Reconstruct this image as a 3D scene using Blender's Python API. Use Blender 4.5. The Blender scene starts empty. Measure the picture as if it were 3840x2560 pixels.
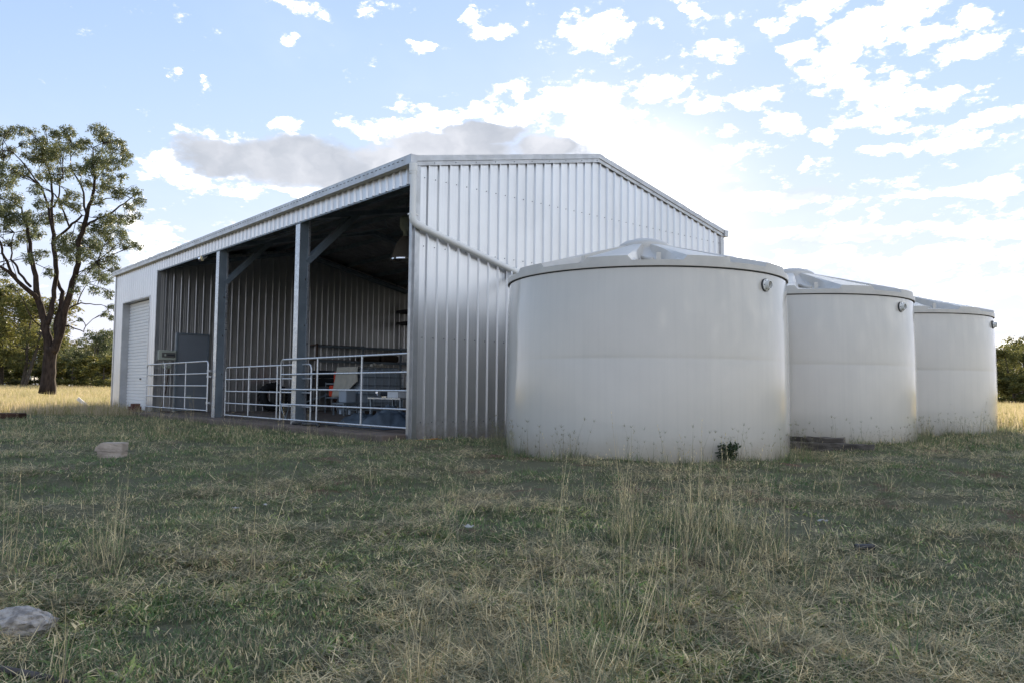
import bpy, bmesh, math, random
import numpy as np
from mathutils import Vector, Matrix
R_ = math.radians
random.seed(7)
sc = bpy.context.scene
col = sc.collection

# ------------------------------------------------------------------ camera
CAM = Vector((9.254, -6.133, 0.622))
_ya, _pi, _ro = R_(49.2), R_(3.579), R_(0.589)
FW = Vector((-math.sin(_ya)*math.cos(_pi), math.cos(_ya)*math.cos(_pi), math.sin(_pi)))
_rt = Vector((math.cos(_ya), math.sin(_ya), 0)); _up = _rt.cross(FW)
RT = math.cos(_ro)*_rt + math.sin(_ro)*_up
UP = -math.sin(_ro)*_rt + math.cos(_ro)*_up
cd = bpy.data.cameras.new('camera'); cam = bpy.data.objects.new('camera', cd); col.objects.link(cam)
cam.matrix_world = Matrix(((RT.x, UP.x, -FW.x, CAM.x), (RT.y, UP.y, -FW.y, CAM.y), (RT.z, UP.z, -FW.z, CAM.z), (0, 0, 0, 1)))
cd.sensor_width = 36; cd.lens = 2945.7/3840*36; cd.clip_start = .05; cd.clip_end = 6000
sc.camera = cam
FH = Vector((-math.sin(_ya), math.cos(_ya), 0)); LH = Vector((math.cos(_ya), math.sin(_ya), 0))

# ------------------------------------------------------------------ light
SUN_AZ, SUN_EL = 40.0, 12.5           # degrees from +Y towards -X, elevation
sd = Vector((-math.sin(R_(SUN_AZ))*math.cos(R_(SUN_EL)), math.cos(R_(SUN_AZ))*math.cos(R_(SUN_EL)), math.sin(R_(SUN_EL))))
sl = bpy.data.lights.new('sun', 'SUN'); sl.energy = 4.2; sl.angle = R_(.6); sl.color = (1, .84, .62)
so = bpy.data.objects.new('sun', sl); col.objects.link(so)
so.rotation_euler = sd.to_track_quat('Z', 'Y').to_euler()

sc.view_settings.view_transform = 'Standard'; sc.view_settings.look = 'None'
sc.view_settings.exposure = 1.5; sc.view_settings.gamma = 1; sc.view_settings.use_curve_mapping = False
sc.render.engine = 'CYCLES'
sc.cycles.max_bounces = 6; sc.cycles.diffuse_bounces = 3; sc.cycles.glossy_bounces = 3
sc.cycles.transparent_max_bounces = 12

world = bpy.data.worlds.new('World'); sc.world = world; world.use_nodes = True
class NT:
    """tiny helper for writing node trees"""
    def __init__(s, tree): s.t = tree; s.n = tree.nodes; s.l = tree.links
    def node(s, typ, **kw):
        n = s.n.new(typ)
        for k, v in kw.items(): setattr(n, k, v)
        return n
    def put(s, sock, v):
        if hasattr(v, 'is_output') or isinstance(v, bpy.types.NodeSocket): s.l.new(v, sock)
        elif v is not None: sock.default_value = v
    def math(s, op, a, b=None, c=None, clamp=False):
        n = s.node('ShaderNodeMath', operation=op); n.use_clamp = clamp
        s.put(n.inputs[0], a); s.put(n.inputs[1], b); s.put(n.inputs[2], c); return n.outputs[0]
    def vmath(s, op, a, b=None):
        n = s.node('ShaderNodeVectorMath', operation=op); s.put(n.inputs[0], a); s.put(n.inputs[1], b)
        return n.outputs['Value' if op in ('LENGTH', 'DOT_PRODUCT', 'DISTANCE') else 'Vector']
    def comb(s, x, y, z=0.0):
        n = s.node('ShaderNodeCombineXYZ'); s.put(n.inputs[0], x); s.put(n.inputs[1], y); s.put(n.inputs[2], z); return n.outputs[0]
    def sep(s, v):
        n = s.node('ShaderNodeSeparateXYZ'); s.put(n.inputs[0], v); return n.outputs
    def noise(s, vec, scale, detail=4, rough=.5, dist=0, lac=2.0, color=False):
        n = s.node('ShaderNodeTexNoise'); s.put(n.inputs['Vector'], vec); n.inputs['Scale'].default_value = scale
        n.inputs['Detail'].default_value = detail; n.inputs['Roughness'].default_value = rough
        n.inputs['Distortion'].default_value = dist; n.inputs['Lacunarity'].default_value = lac
        return n.outputs['Color' if color else 'Fac']
    def rng(s, v, a, b, c=0.0, d=1.0, smooth=True):
        n = s.node('ShaderNodeMapRange', interpolation_type='SMOOTHSTEP' if smooth else 'LINEAR')
        s.put(n.inputs[0], v)
        for i, q in enumerate((a, b, c, d)): n.inputs[1+i].default_value = q
        return n.outputs[0]
    def mix(s, f, a, b, mode='MIX'):
        n = s.node('ShaderNodeMix', data_type='RGBA', blend_type=mode)
        s.put(n.inputs[0], f)
        for i, v in ((6, a), (7, b)):
            if isinstance(v, tuple) and len(v) == 3: v = v+(1,)
            s.put(n.inputs[i], v)
        return n.outputs[2]

w = NT(world.node_tree); w.n.clear()
sky = w.node('ShaderNodeTexSky', sky_type='NISHITA'); sky.sun_disc = False
sky.sun_elevation = R_(SUN_EL); sky.sun_rotation = R_(-SUN_AZ); sky.air_density = 1.0; sky.dust_density = 0.03; sky.ozone_density = 1.5
tc = w.node('ShaderNodeTexCoord')
D = w.vmath('NORMALIZE', tc.outputs['Generated'])
dx, dy, dz = w.sep(D)
lat = w.vmath('DOT_PRODUCT', D, tuple(LH)); fwd = w.vmath('DOT_PRODUCT', D, tuple(FH))
az = w.math('ARCTAN2', lat, fwd); el = w.math('ARCSINE', dz)       # compass bearing and height of the sky direction
zz = w.math('ADD', w.math('MAXIMUM', dz, 0.0), .07)
pl = w.comb(w.math('DIVIDE', lat, zz), w.math('DIVIDE', fwd, zz), 0.0)   # the cloud layer seen as a plane overhead
ae = w.comb(az, el, 0.0)
wv = w.noise(w.vmath('MULTIPLY', ae, (1, 1.7, 1)), 13, 5, .62, color=True)
wv = w.vmath('MULTIPLY', w.vmath('SUBTRACT', wv, (.5, .5, .5)), (.075, .045, 0))
aw = w.vmath('ADD', ae, wv)
def azel(u, v):
    d = (FW + RT*((u-1920)/2945.7) - UP*((v-1280)/2945.7)).normalized()
    return math.atan2(d.dot(LH), d.dot(FH)), math.asin(d.z)
def blobs(lst, k=1.0):
    acc = None
    for (u, v, ru, rv) in lst:
        a, e = azel(u, v); sx, sy = 2945.7/ru/k, 2945.7/rv/k
        n = w.node('ShaderNodeVectorMath', operation='MULTIPLY_ADD'); w.put(n.inputs[0], aw)
        n.inputs[1].default_value = (sx, sy, 0); n.inputs[2].default_value = (-a*sx, -e*sy, 0)
        m = w.vmath('LENGTH', n.outputs[0])
        acc = m if acc is None else w.math('MINIMUM', acc, m)
    return w.rng(acc, 1.15, .2)
WHITE = [(1120, 30, 170, 50), (1430, 40, 150, 40), (1060, 152, 50, 40), (640, 268, 55, 25), (775, 320, 40, 50), (1080, 468, 100, 35),
 (1570, 190, 70, 30), (1760, 60, 60, 50), (1850, 125, 110, 45), (2230, 120, 190, 90), (2590, 35, 40, 25), (2680, 190, 140, 60), (2900, 90, 80, 40),
 (640, 590, 80, 50), (620, 660, 90, 35), (900, 720, 260, 50), (1180, 760, 220, 45), (1350, 480, 120, 45), (1620, 430, 260, 60), (1900, 370, 170, 80), (2150, 380, 260, 100),
 (2480, 340, 120, 70), (2650, 390, 130, 50), (2830, 370, 130, 60), (2300, 520, 130, 70), (2540, 505, 90, 40), (2750, 490, 90, 40), (2920, 490, 110, 60), (2380, 560, 300, 90),
 (2650, 600, 230, 60), (2850, 750, 260, 70), (2600, 800, 240, 80), (560, 880, 170, 70), (700, 960, 250, 70), (2950, 880, 260, 45), (3200, 880, 260, 40), (2980, 980, 280, 45),
 (3100, 250, 170, 70), (3000, 190, 110, 40), (3250, 110, 160, 90), (3480, 130, 120, 60), (3080, 30, 120, 50), (3400, 30, 150, 50), (3640, 60, 60, 40), (3300, 350, 200, 80),
 (3500, 380, 230, 70), (3180, 300, 110, 40), (3650, 180, 120, 45), (3350, 440, 170, 50), (3700, 470, 200, 50), (3600, 530, 220, 45), (3300, 560, 130, 30), (3080, 520, 70, 30),
 (3700, 700, 200, 35), (3500, 720, 150, 25), (3750, 860, 260, 40), (3600, 960, 300, 40), (3030, 620, 40, 25), (3700, 1080, 260, 60), (3400, 1010, 250, 60), (3300, 800, 40, 30), (3750, 1250, 200, 70)]
DARKW = [(600, 620, 130, 90), (950, 560, 400, 90), (900, 690, 420, 70), (1250, 700, 420, 80), (1500, 500, 300, 90), (1900, 420, 350, 90), (2250, 500, 300, 120), (1150, 600, 520, 120)]
DARK = [(1120, 615, 520, 125), (860, 590, 260, 85), (1500, 620, 320, 100), (1800, 500, 260, 60), (1700, 560, 380, 80), (2050, 560, 200, 60), (1350, 670, 420, 70)]
FAINT = [(3000, 740, 180, 35), (3750, 1235, 160, 25), (2700, 700, 160, 30), (3050, 900, 120, 30), (3250, 890, 120, 25)]
bw = w.math('MAXIMUM', blobs(WHITE), blobs(DARKW)); bd = blobs(DARK); bf = blobs(FAINT)
f1 = w.noise(pl, 2.6, 7, .62, .15)
f2 = w.noise(w.vmath('ADD', w.vmath('MULTIPLY', ae, (3.2, 5.0, 0)), w.vmath('MULTIPLY', pl, (.3, -.3, 0))), 7.5, 9, .66)
fb = w.math('ADD', w.math('MULTIPLY', f1, .55), w.math('MULTIPLY', f2, 1.25)); fb = w.math('SUBTRACT', fb, .40)
# coverage of the scattered layer grows towards the right of the view and behind the camera
cov = w.math('ADD', w.rng(az, -.2, .62, -.03, .06), w.rng(w.math('ABSOLUTE', az), .9, 1.6, 0, .05))  # the rear part is unseen cloud added to lift the ambient light
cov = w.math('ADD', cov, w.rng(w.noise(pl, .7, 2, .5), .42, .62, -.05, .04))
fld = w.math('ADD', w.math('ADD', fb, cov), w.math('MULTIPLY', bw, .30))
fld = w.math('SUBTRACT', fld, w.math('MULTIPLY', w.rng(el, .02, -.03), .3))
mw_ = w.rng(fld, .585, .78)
md = w.rng(w.math('ADD', w.math('MULTIPLY', bd, .9), w.math('MULTIPLY', w.math('ADD', f1, w.math('MULTIPLY', fb, .25)), .7)), .72, 1.15)
wisp = w.math('MULTIPLY', w.rng(w.noise(w.vmath('MULTIPLY', pl, (1, .6, 1)), 1.1, 5, .55), .45, .75), .28)
ex = [w.math('MULTIPLY', w.math('SUBTRACT', 1.0, w.math('EXPONENT', w.math('MULTIPLY', c_, -.40))), k_) for c_, k_ in zip(w.sep(sky.outputs[0])[:3], (3.75, 3.72, 4.45))]
cr = w.node('ShaderNodeCombineColor')
for i_ in range(3): w.put(cr.inputs[i_], ex[i_])
base = cr.outputs[0]                       # soft curve compresses the sky brightness, less peaked near the sun
base = w.mix(wisp, base, (3.7, 4.05, 4.5))
glow = w.math('POWER', w.math('MAXIMUM', w.vmath('DOT_PRODUCT', D, tuple(sd)), 0.0), 330)     # thin cloud round the sun scatters its light
base = w.mix(w.math('MULTIPLY', glow, .7), base, (11, 10, 8.6))
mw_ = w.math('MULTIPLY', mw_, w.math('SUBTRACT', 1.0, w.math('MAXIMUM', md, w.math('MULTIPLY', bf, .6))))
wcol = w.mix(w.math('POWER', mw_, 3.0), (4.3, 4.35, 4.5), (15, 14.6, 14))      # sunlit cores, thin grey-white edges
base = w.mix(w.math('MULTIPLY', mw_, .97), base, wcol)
dcol = w.mix(w.rng(w.noise(aw, 9, 4, .55), .35, .7), (1.95, 2.05, 2.25), (3.3, 3.3, 3.45))
base = w.mix(w.math('MULTIPLY', md, .88), base, dcol)
base = w.mix(w.math('MULTIPLY', bf, .5), base, (2.9, 3.1, 3.55))
bg = w.node('ShaderNodeBackground'); w.put(bg.inputs[0], base); bg.inputs[1].default_value = 0.10
wo = w.node('ShaderNodeOutputWorld'); w.l.new(bg.outputs[0], wo.inputs[0])

# ------------------------------------------------------------------ materials
def mat(name, color=(.5, .5, .5), rough=.6, metal=0.0, spec=.5, var=.0, vscale=3.0, col2=None, bump=0.0, bscale=40, streak=0.0, rvar=0.0, build=None, stretch=(1, 1, 1)):
    m = bpy.data.materials.new(name); m.use_nodes = True; t = NT(m.node_tree)
    p = t.n['Principled BSDF']; p.inputs['Roughness'].default_value = rough; p.inputs['Metallic'].default_value = metal
    p.inputs['Specular IOR Level'].default_value = spec
    g = t.node('ShaderNodeNewGeometry'); P = g.outputs['Position']
    if stretch != (1, 1, 1): P = t.vmath('MULTIPLY', P, stretch)
    c2 = col2 or tuple(x*(1-var) for x in color)
    f = t.rng(t.noise(P, vscale, 5, .6), .35, .65)
    c = t.mix(f, tuple(color), tuple(c2))
    if streak:
        s_ = t.noise(t.vmath('MULTIPLY', g.outputs['Position'], (14, 14, .5)), 1, 4, .6)
        c = t.mix(t.math('MULTIPLY', t.rng(s_, .45, .75), streak), c, tuple(x*.55 for x in color))
    t.put(p.inputs['Base Color'], c)
    if rvar:
        t.put(p.inputs['Roughness'], t.rng(t.noise(P, vscale*4, 3, .5), .3, .7, max(0, rough-rvar), rough+rvar))
    if bump:
        b = t.node('ShaderNodeBump'); b.inputs['Strength'].default_value = bump; b.inputs['Distance'].default_value = .01
        t.put(b.inputs['Height'], t.noise(P, bscale, 4, .6)); t.put(p.inputs['Normal'], b.outputs[0])
    if build: build(t, p, g, c)
    return m

def zinc_dirt(t, p, g, c):
    # mud splashed on the lowest part of the sheets and a few rain stains
    z = t.sep(g.outputs['Position'])[2]
    n = t.noise(g.outputs['Position'], 7, 5, .7)
    m_ = t.rng(t.math('ADD', z, t.math('MULTIPLY', n, -.5)), .12, -.38)
    cc = t.mix(t.math('MULTIPLY', m_, .75), c, (.19, .145, .11))
    t.put(p.inputs['Base Color'], cc)
    t.put(p.inputs['Metallic'], t.math('MULTIPLY', t.math('SUBTRACT', 1.0, t.math('MULTIPLY', m_, .9)), .92))
M = {}
M['zinc'] = mat('zincalume_sheet', (.72, .72, .72), .33, .90, .5, .07, .8, streak=.08, build=zinc_dirt)
M['zinc_in'] = mat('zincalume_inner_sheet', (.66, .66, .655), .30, .92, .5, .1, 1, streak=.08)
M['roofu'] = mat('roof_sheet', (.42, .42, .43), .5, .6, .5, .2, 2)
M['trim'] = mat('zincalume_trim', (.50, .505, .51), .36, .85, .5, .14, 2.5, streak=.06, rvar=.08)
M['galv'] = mat('galvanised_steel', (.27, .32, .36), .4, .5, .5, .2, 3, rvar=.1)
M['galvb'] = mat('galvanised_flange', (.62, .64, .67), .34, .8, .5, .15, 4, rvar=.1)
M['gate'] = mat('galvanised_pipe', (.70, .72, .74), .36, .7, .5, .15, 20, rvar=.1)
M['pvc'] = mat('white_pvc', (.84, .83, .79), .35, 0, .5, .04, 3, streak=.03)
M['poly'] = None
M['dark'] = mat('dark_gap', (.03, .03, .03), .8)
M['screw'] = mat('screw_metal', (.16, .17, .19), .5, .6)
M['grey_door'] = mat('grey_door_paint', (.215, .235, .255), .5, 0, .5, .06, 3)
M['beige'] = mat('beige_plastic', (.42, .44, .36), .5, 0, .5, .05, 3)
M['smoke'] = mat('smoked_window', (.14, .135, .12), .25, 0, .5)
M['chrome'] = mat('chrome', (.7, .7, .7), .18, 1)
M['rubber'] = mat('tyre_rubber', (.022, .022, .024), .75, 0, .4, .3, 8, bump=.3)
M['timber'] = mat('shelf_timber', (.14, .10, .075), .7, 0, .3, .3, 6, stretch=(1, .2, 6))
M['brownbox'] = mat('brown_bag', (.10, .075, .055), .8, 0, .3, .25, 6)
M['cloth'] = mat('canvas_cloth', (.55, .51, .42), .9, 0, .2, .12, 6, bump=.3, bscale=60)
M['red'] = mat('red_plastic', (.80, .07, .02), .45)
M['ibc'] = mat('ibc_plastic', (.46, .52, .58), .45, 0, .5, .1, 3)
M['tarp'] = mat('blue_grey_tarp', (.075, .10, .125), .5, 0, .5, .3, 5, bump=.4, bscale=20)
M['concrete'] = mat('slab_concrete', (.20, .155, .125), .85, 0, .3, .3, 2.2, bump=.3)
M['block'] = mat('concrete_block', (.50, .42, .35), .95, 0, .2, .22, 9, bump=.8, bscale=60)
M['brick'] = mat('red_brick', (.16, .075, .06), .9, 0, .2, .3, 14, bump=.6)
M['rock'] = mat('pale_rock', (.46, .42, .38), .95, 0, .2, .55, 30, bump=1.0, bscale=30)
M['sleeper'] = mat('weathered_sleeper', (.17, .15, .13), .9, 0, .2, .5, 3, bump=1.0, bscale=12, stretch=(.6, 3, 8))
M['rust'] = mat('rusty_steel', (.085, .045, .03), .85, .2, .3, .4, 8, bump=.5)
M['blackpipe'] = mat('black_poly_pipe', (.02, .022, .028), .35)
M['whitepost'] = mat('white_painted_wood', (.75, .73, .70), .7, 0, .3, .12, 6)
M['stick'] = mat('dead_branch', (.13, .115, .11), .9, 0, .2, .4, 20, bump=.6)
M['bark'] = mat('dark_bark', (.058, .044, .038), .95, 0, .15, .55, 10, bump=1.0, bscale=12, stretch=(1, 1, .25))
M['bark2'] = mat('grey_bark', (.10, .085, .07), .95, 0, .15, .45, 5, bump=.6)
M['orange'] = mat('orange_cord', (.6, .24, .04), .6)
M['paper'] = mat('white_scrap', (.42, .41, .38), .8)
M['lampglass'] = mat('lamp_glass', (.75, .77, .8), .12, .9)
M['acrylic'] = mat('lamp_acrylic', (.22, .20, .18), .25, .3)
M['darkplastic'] = mat('dark_crate_plastic', (.03, .032, .038), .6)

# tank plastic: beige-grey polyethylene, faint vertical weathering and grime near the ground
def tank_b(t, p, g, c):
    P = g.outputs['Position']; z = t.sep(P)[2]
    s1 = t.noise(t.vmath('MULTIPLY', P, (22, 22, .35)), 1, 4, .6)
    c = t.mix(t.math('MULTIPLY', t.rng(s1, .4, .8), .10), c, (.36, .37, .33))
    c = t.mix(t.math('MULTIPLY', t.rng(t.noise(P, .9, 3, .5), .4, .7), .10), c, (.66, .64, .57))
    sp = t.rng(t.noise(P, 19, 3, .8), .75, .77)
    c = t.mix(t.math('MULTIPLY', sp, t.rng(z, .9, .1, .15, .6)), c, (.2, .17, .13))
    gr = t.rng(t.math('ADD', z, t.math('MULTIPLY', t.noise(P, 5, 5, .7), -.22)), .12, -.25)
    c = t.mix(t.math('MULTIPLY', gr, .55), c, (.36, .29, .19))
    t.put(p.inputs['Base Color'], c)
    b = t.node('ShaderNodeBump'); b.inputs['Strength'].default_value = .3; b.inputs['Distance'].default_value = .008
    t.put(b.inputs['Height'], t.noise(t.vmath('MULTIPLY', P, (1, 1, .3)), 2.6, 3, .5)); t.put(p.inputs['Normal'], b.outputs[0])
M['poly'] = mat('tank_polyethylene', (.67, .63, .56), .17, 0, .55, .03, 2, rvar=.03, build=tank_b)
M['poly'].node_tree.nodes['Principled BSDF'].inputs['Coat Weight'].default_value = .7; M['poly'].node_tree.nodes['Principled BSDF'].inputs['Coat Roughness'].default_value = .10
M['polylid'] = mat('tank_lid_polyethylene', (.62, .585, .52), .34, 0, .5, .08, 5)

def leafmat(name, c1, c2, c3=None, transl=.35, rough=.55, scale=.5, mott=False):
    m = bpy.data.materials.new(name); m.use_nodes = True; t = NT(m.node_tree)
    p = t.n['Principled BSDF']; p.inputs['Roughness'].default_value = rough; p.inputs['Specular IOR Level'].default_value = .35
    g = t.node('ShaderNodeNewGeometry'); oi = t.node('ShaderNodeObjectInfo')
    rnd = t.math('FRACT', t.math('ADD', g.outputs['Random Per Island'], oi.outputs['Random']))
    c = t.mix(rnd, c1, c2)
    if c3: c = t.mix(t.rng(t.noise(g.outputs['Position'], scale, 3, .6), .42, .62), c, c3)
    if mott:      # lighter and darker handfuls
        c = t.mix(t.rng(t.noise(g.outputs['Position'], 7, 3, .7), .40, .60), t.mix(1.0, c, (.78, .79, .78), 'MULTIPLY'), t.mix(1.0, c, (1.40, 1.36, 1.26), 'MULTIPLY'))
    t.put(p.inputs['Base Color'], c)
    tr = t.node('ShaderNodeBsdfTranslucent'); t.put(tr.inputs[0], c)
    mx = t.node('ShaderNodeMixShader'); mx.inputs[0].default_value = transl
    t.l.new(p.outputs[0], mx.inputs[1]); t.l.new(tr.outputs[0], mx.inputs[2]); t.l.new(mx.outputs[0], t.n['Material Output'].inputs[0])
    return m
M['leaf'] = leafmat('eucalypt_leaf', (.085, .112, .062), (.16, .185, .095), (.15, .165, .075), .45, .5, .22)
M['leaf2'] = leafmat('bush_leaf', (.10, .115, .030), (.22, .20, .06), (.11, .12, .045), .5, .55, .08)
M['leaf3'] = leafmat('bright_bush_leaf', (.09, .14, .03), (.16, .2, .05), None, .4)
M['weed'] = leafmat('weed_leaf', (.022, .045, .018), (.05, .085, .03), None, .3)
M['g_green'] = leafmat('grass_green', (.090, .165, .060), (.165, .25, .095), (.19, .23, .11), .3, .6, .8, mott=True)
M['g_olive'] = leafmat('grass_olive', (.18, .19, .11), (.28, .28, .17), (.27, .24, .155), .3, .6, 1.1, mott=True)
M['g_straw'] = leafmat('grass_straw', (.50, .40, .23), (.76, .64, .40), None, .25, .6, mott=True)
M['g_leaf'] = leafmat('broad_grass_leaf', (.20, .29, .08), (.50, .50, .19), (.17, .25, .08), .35, .5, 3, mott=True)
M['g_field'] = leafmat('field_grass', (.50, .41, .25), (.66, .55, .38), (.46, .42, .24), .45, .7, .12)
M['g_fieldg'] = leafmat('field_grass_green', (.24, .24, .07), (.38, .34, .12), None, .4, .7)

def ground_mat():
    m = bpy.data.materials.new('soil_and_thatch'); m.use_nodes = True; t = NT(m.node_tree)
    p = t.n['Principled BSDF']; p.inputs['Roughness'].default_value = .95; p.inputs['Specular IOR Level'].default_value = .15
    g = t.node('ShaderNodeNewGeometry'); P = g.outputs['Position']
    soil = t.mix(t.noise(P, 9, 6, .7), (.13, .075, .052), (.22, .13, .09))
    that = t.mix(t.noise(P, 60, 5, .75), (.075, .078, .045), (.20, .19, .12))
    c = t.mix(t.rng(t.noise(P, 1.1, 5, .65), .56, .66), that, soil)
    # beyond the yard the soil is hidden by dry grass
    s = t.vmath('DOT_PRODUCT', t.vmath('SUBTRACT', P, tuple(CAM)), tuple(FH))
    fld = t.mix(t.rng(t.noise(t.vmath('MULTIPLY', P, (.4, 1, 1)), .35, 5, .65), .35, .65), (.44, .33, .15), (.30, .27, .09))
    c = t.mix(t.rng(s, 20, 34), c, fld)
    t.put(p.inputs['Base Color'], c)
    b = t.node('ShaderNodeBump'); b.inputs['Strength'].default_value = .9; b.inputs['Distance'].default_value = .03
    t.put(b.inputs['Height'], t.noise(P, 26, 5, .7)); t.put(p.inputs['Normal'], b.outputs[0])
    return m
M['ground'] = ground_mat()

# ------------------------------------------------------------------ object helpers
def tag(o, label=None, cat=None, group=None, kind=None):
    for k, v in (('label', label), ('category', cat), ('group', group), ('kind', kind)):
        if v: o[k] = v
    return o
def empty(name, loc=(0, 0, 0), label=None, cat=None, group=None, rz=0):
    o = bpy.data.objects.new(name, None); o.location = loc; o.rotation_euler = (0, 0, rz); o.empty_display_size = .2
    col.objects.link(o); return tag(o, label, cat, group)
def link(name, me, parent=None, loc=None):
    o = bpy.data.objects.new(name, me); col.objects.link(o)
    if parent is not None: o.parent = parent
    if loc is not None: o.location = loc
    return o
class MB:
    def __init__(s): s.v = []; s.f = []; s.mi = []; s.m = 0
    def add(s, vs, fs):
        o = len(s.v); s.v += [tuple(x) for x in vs]; s.f += [tuple(i+o for i in f) for f in fs]; s.mi += [s.m]*len(fs); return s
    def box(s, x0, x1, y0, y1, z0, z1):
        return s.add([(x0, y0, z0), (x1, y0, z0), (x1, y1, z0), (x0, y1, z0), (x0, y0, z1), (x1, y0, z1), (x1, y1, z1), (x0, y1, z1)],
                     [(0, 3, 2, 1), (4, 5, 6, 7), (0, 1, 5, 4), (1, 2, 6, 5), (2, 3, 7, 6), (3, 0, 4, 7)])
    def beam(s, a, b, wd, ht, up=(0, 0, 1)):
        a, b = Vector(a), Vector(b); d = (b-a).normalized(); u = Vector(up); x = d.cross(u).normalized()*wd/2; y = x.cross(d).normalized()*ht/2
        vs = [p+sx*x+sy*y for p in (a, b) for sx, sy in ((-1, -1), (1, -1), (1, 1), (-1, 1))]
        return s.add(vs, [(0, 3, 2, 1), (4, 5, 6, 7), (0, 1, 5, 4), (1, 2, 6, 5), (2, 3, 7, 6), (3, 0, 4, 7)])
    def tube(s, pts, r, n=8, cap=True):
        pts = [Vector(p) for p in pts]; rs = r if isinstance(r, (list, tuple)) else [r]*len(pts)
        o = len(s.v); ref = None
        for i, p in enumerate(pts):
            d = (pts[min(i+1, len(pts)-1)]-pts[max(i-1, 0)]).normalized()
            if ref is None: ref = d.orthogonal().normalized()
            ref = (ref-d*ref.dot(d)).normalized(); q = d.cross(ref)
            for k in range(n):
                a = 2*math.pi*k/n; s.v.append(tuple(p+(ref*math.cos(a)+q*math.sin(a))*rs[i]))
        for i in range(len(pts)-1):
            for k in range(n):
                k2 = (k+1) % n; s.f.append((o+i*n+k, o+i*n+k2, o+(i+1)*n+k2, o+(i+1)*n+k)); s.mi.append(s.m)
        if cap:
            s.f.append(tuple(o+k for k in reversed(range(n)))); s.mi.append(s.m)
            s.f.append(tuple(o+(len(pts)-1)*n+k for k in range(n))); s.mi.append(s.m)
        return s
    def lathe(s, prof, c=(0, 0, 0), axis=(0, 0, 1), n=24):
        ax = Vector(axis).normalized(); e1 = ax.orthogonal().normalized(); e2 = ax.cross(e1); c = Vector(c); o = len(s.v)
        for r, h in prof:
            for k in range(n):
                a = 2*math.pi*k/n; s.v.append(tuple(c+ax*h+(e1*math.cos(a)+e2*math.sin(a))*r))
        for i in range(len(prof)-1):
            for k in range(n):
                k2 = (k+1) % n; s.f.append((o+i*n+k, o+i*n+k2, o+(i+1)*n+k2, o+(i+1)*n+k)); s.mi.append(s.m)
        return s
    def mesh(s, name, mats, smooth=False, bevel=0):
        me = bpy.data.meshes.new(name); me.from_pydata(s.v, [], s.f)
        for m in (mats if isinstance(mats, list) else [mats]): me.materials.append(m)
        me.polygons.foreach_set('material_index', s.mi)
        if smooth:
            me.polygons.foreach_set('use_smooth', [True]*len(me.polygons))
        me.update(); return me
    def build(s, name, mats, parent=None, smooth=False, bevel=0, loc=None, angle=None):
        me = s.mesh(name, mats, smooth)
        if smooth and angle: me.set_sharp_from_angle(angle=R_(angle))
        o = link(name, me, parent, loc)
        if bevel:
            b = o.modifiers.new('bevel', 'BEVEL'); b.width = bevel; b.segments = 2; b.limit_method = 'ANGLE'
        return o
def copytree(o, parent=None):
    c = o.copy(); col.objects.link(c); c.parent = parent
    for ch in list(o.children): copytree(ch, c)
    return c
def box(name, m, parent, *b, bevel=0): return MB().box(*b).build(name, m, parent, bevel=bevel)

def smooth(t): t = max(0, min(1, t)); return t*t*(3-2*t)
def gz(x, y):
    rx, ry = x-CAM.x, y-CAM.y
    s = rx*FH.x+ry*FH.y; l = rx*LH.x+ry*LH.y
    z = -.45+.36*smooth(s/9.5)
    if s > 9: z += .05*smooth((s-9)/5)*smooth((l+.5)/3)*(1-smooth((s-14)/30))
    if s > 15:
        z += .47*smooth((s-20)/65)*smooth(-l/s/.30)
        z -= .12*smooth((s-15)/45)*smooth(l/s/.4)
    b = .022*math.sin(x*1.7+.6)*math.cos(y*1.3)+.014*math.sin(x*3.9+y*2.1)+.008*math.sin(x*7.3-y*6.1)
    inside = smooth((min(x+16.2, .5-x, y+.9, 8.2-y))/.5)
    pad = 0
    z = z+b*(1-inside)
    return z*(1-inside)+(-.135)*inside
def gp(u, v):
    d = FW + RT*((u-1920)/2945.7) - UP*((v-1280)/2945.7); t = 1.0; z = -.1
    for _ in range(60):
        t = (z-CAM.z)/d.z; p = CAM+d*t; z = z*.5+gz(p.x, p.y)*.5
    return Vector((p.x, p.y, gz(p.x, p.y)))

# ------------------------------------------------------------------ ground
def make_ground():
    ss = [-40, -20, -10, -5, -2, 0, 1]+list(np.arange(1.6, 14, .22))+list(np.arange(14, 40, .8))+[44, 50, 58, 68, 80, 95, 115, 140, 180, 250, 400, 800, 2000, 5000]
    tt = np.concatenate([[-6, -3, -1.8, -1.2], np.linspace(-.9, .9, 110), [1.2, 1.8, 3, 6]])
    vs = []; fs = []
    n = len(tt)
    for s in ss:
        for t in tt:
            l = t*max(abs(s), 6.0) if abs(t) < 7 else t
            x = CAM.x+FH.x*s+LH.x*l; y = CAM.y+FH.y*s+LH.y*l
            vs.append((x, y, gz(x, y)))
    for i in range(len(ss)-1):
        for k in range(n-1): fs.append((i*n+k, i*n+k+1, (i+1)*n+k+1, (i+1)*n+k))
    me = bpy.data.meshes.new('ground'); me.from_pydata(vs, [], fs); me.materials.append(M['ground'])
    me.polygons.foreach_set('use_smooth', [True]*len(fs))
    tag(link('ground', me), 'uneven reddish soil ground under short grass', kind='structure')
make_ground()

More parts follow.
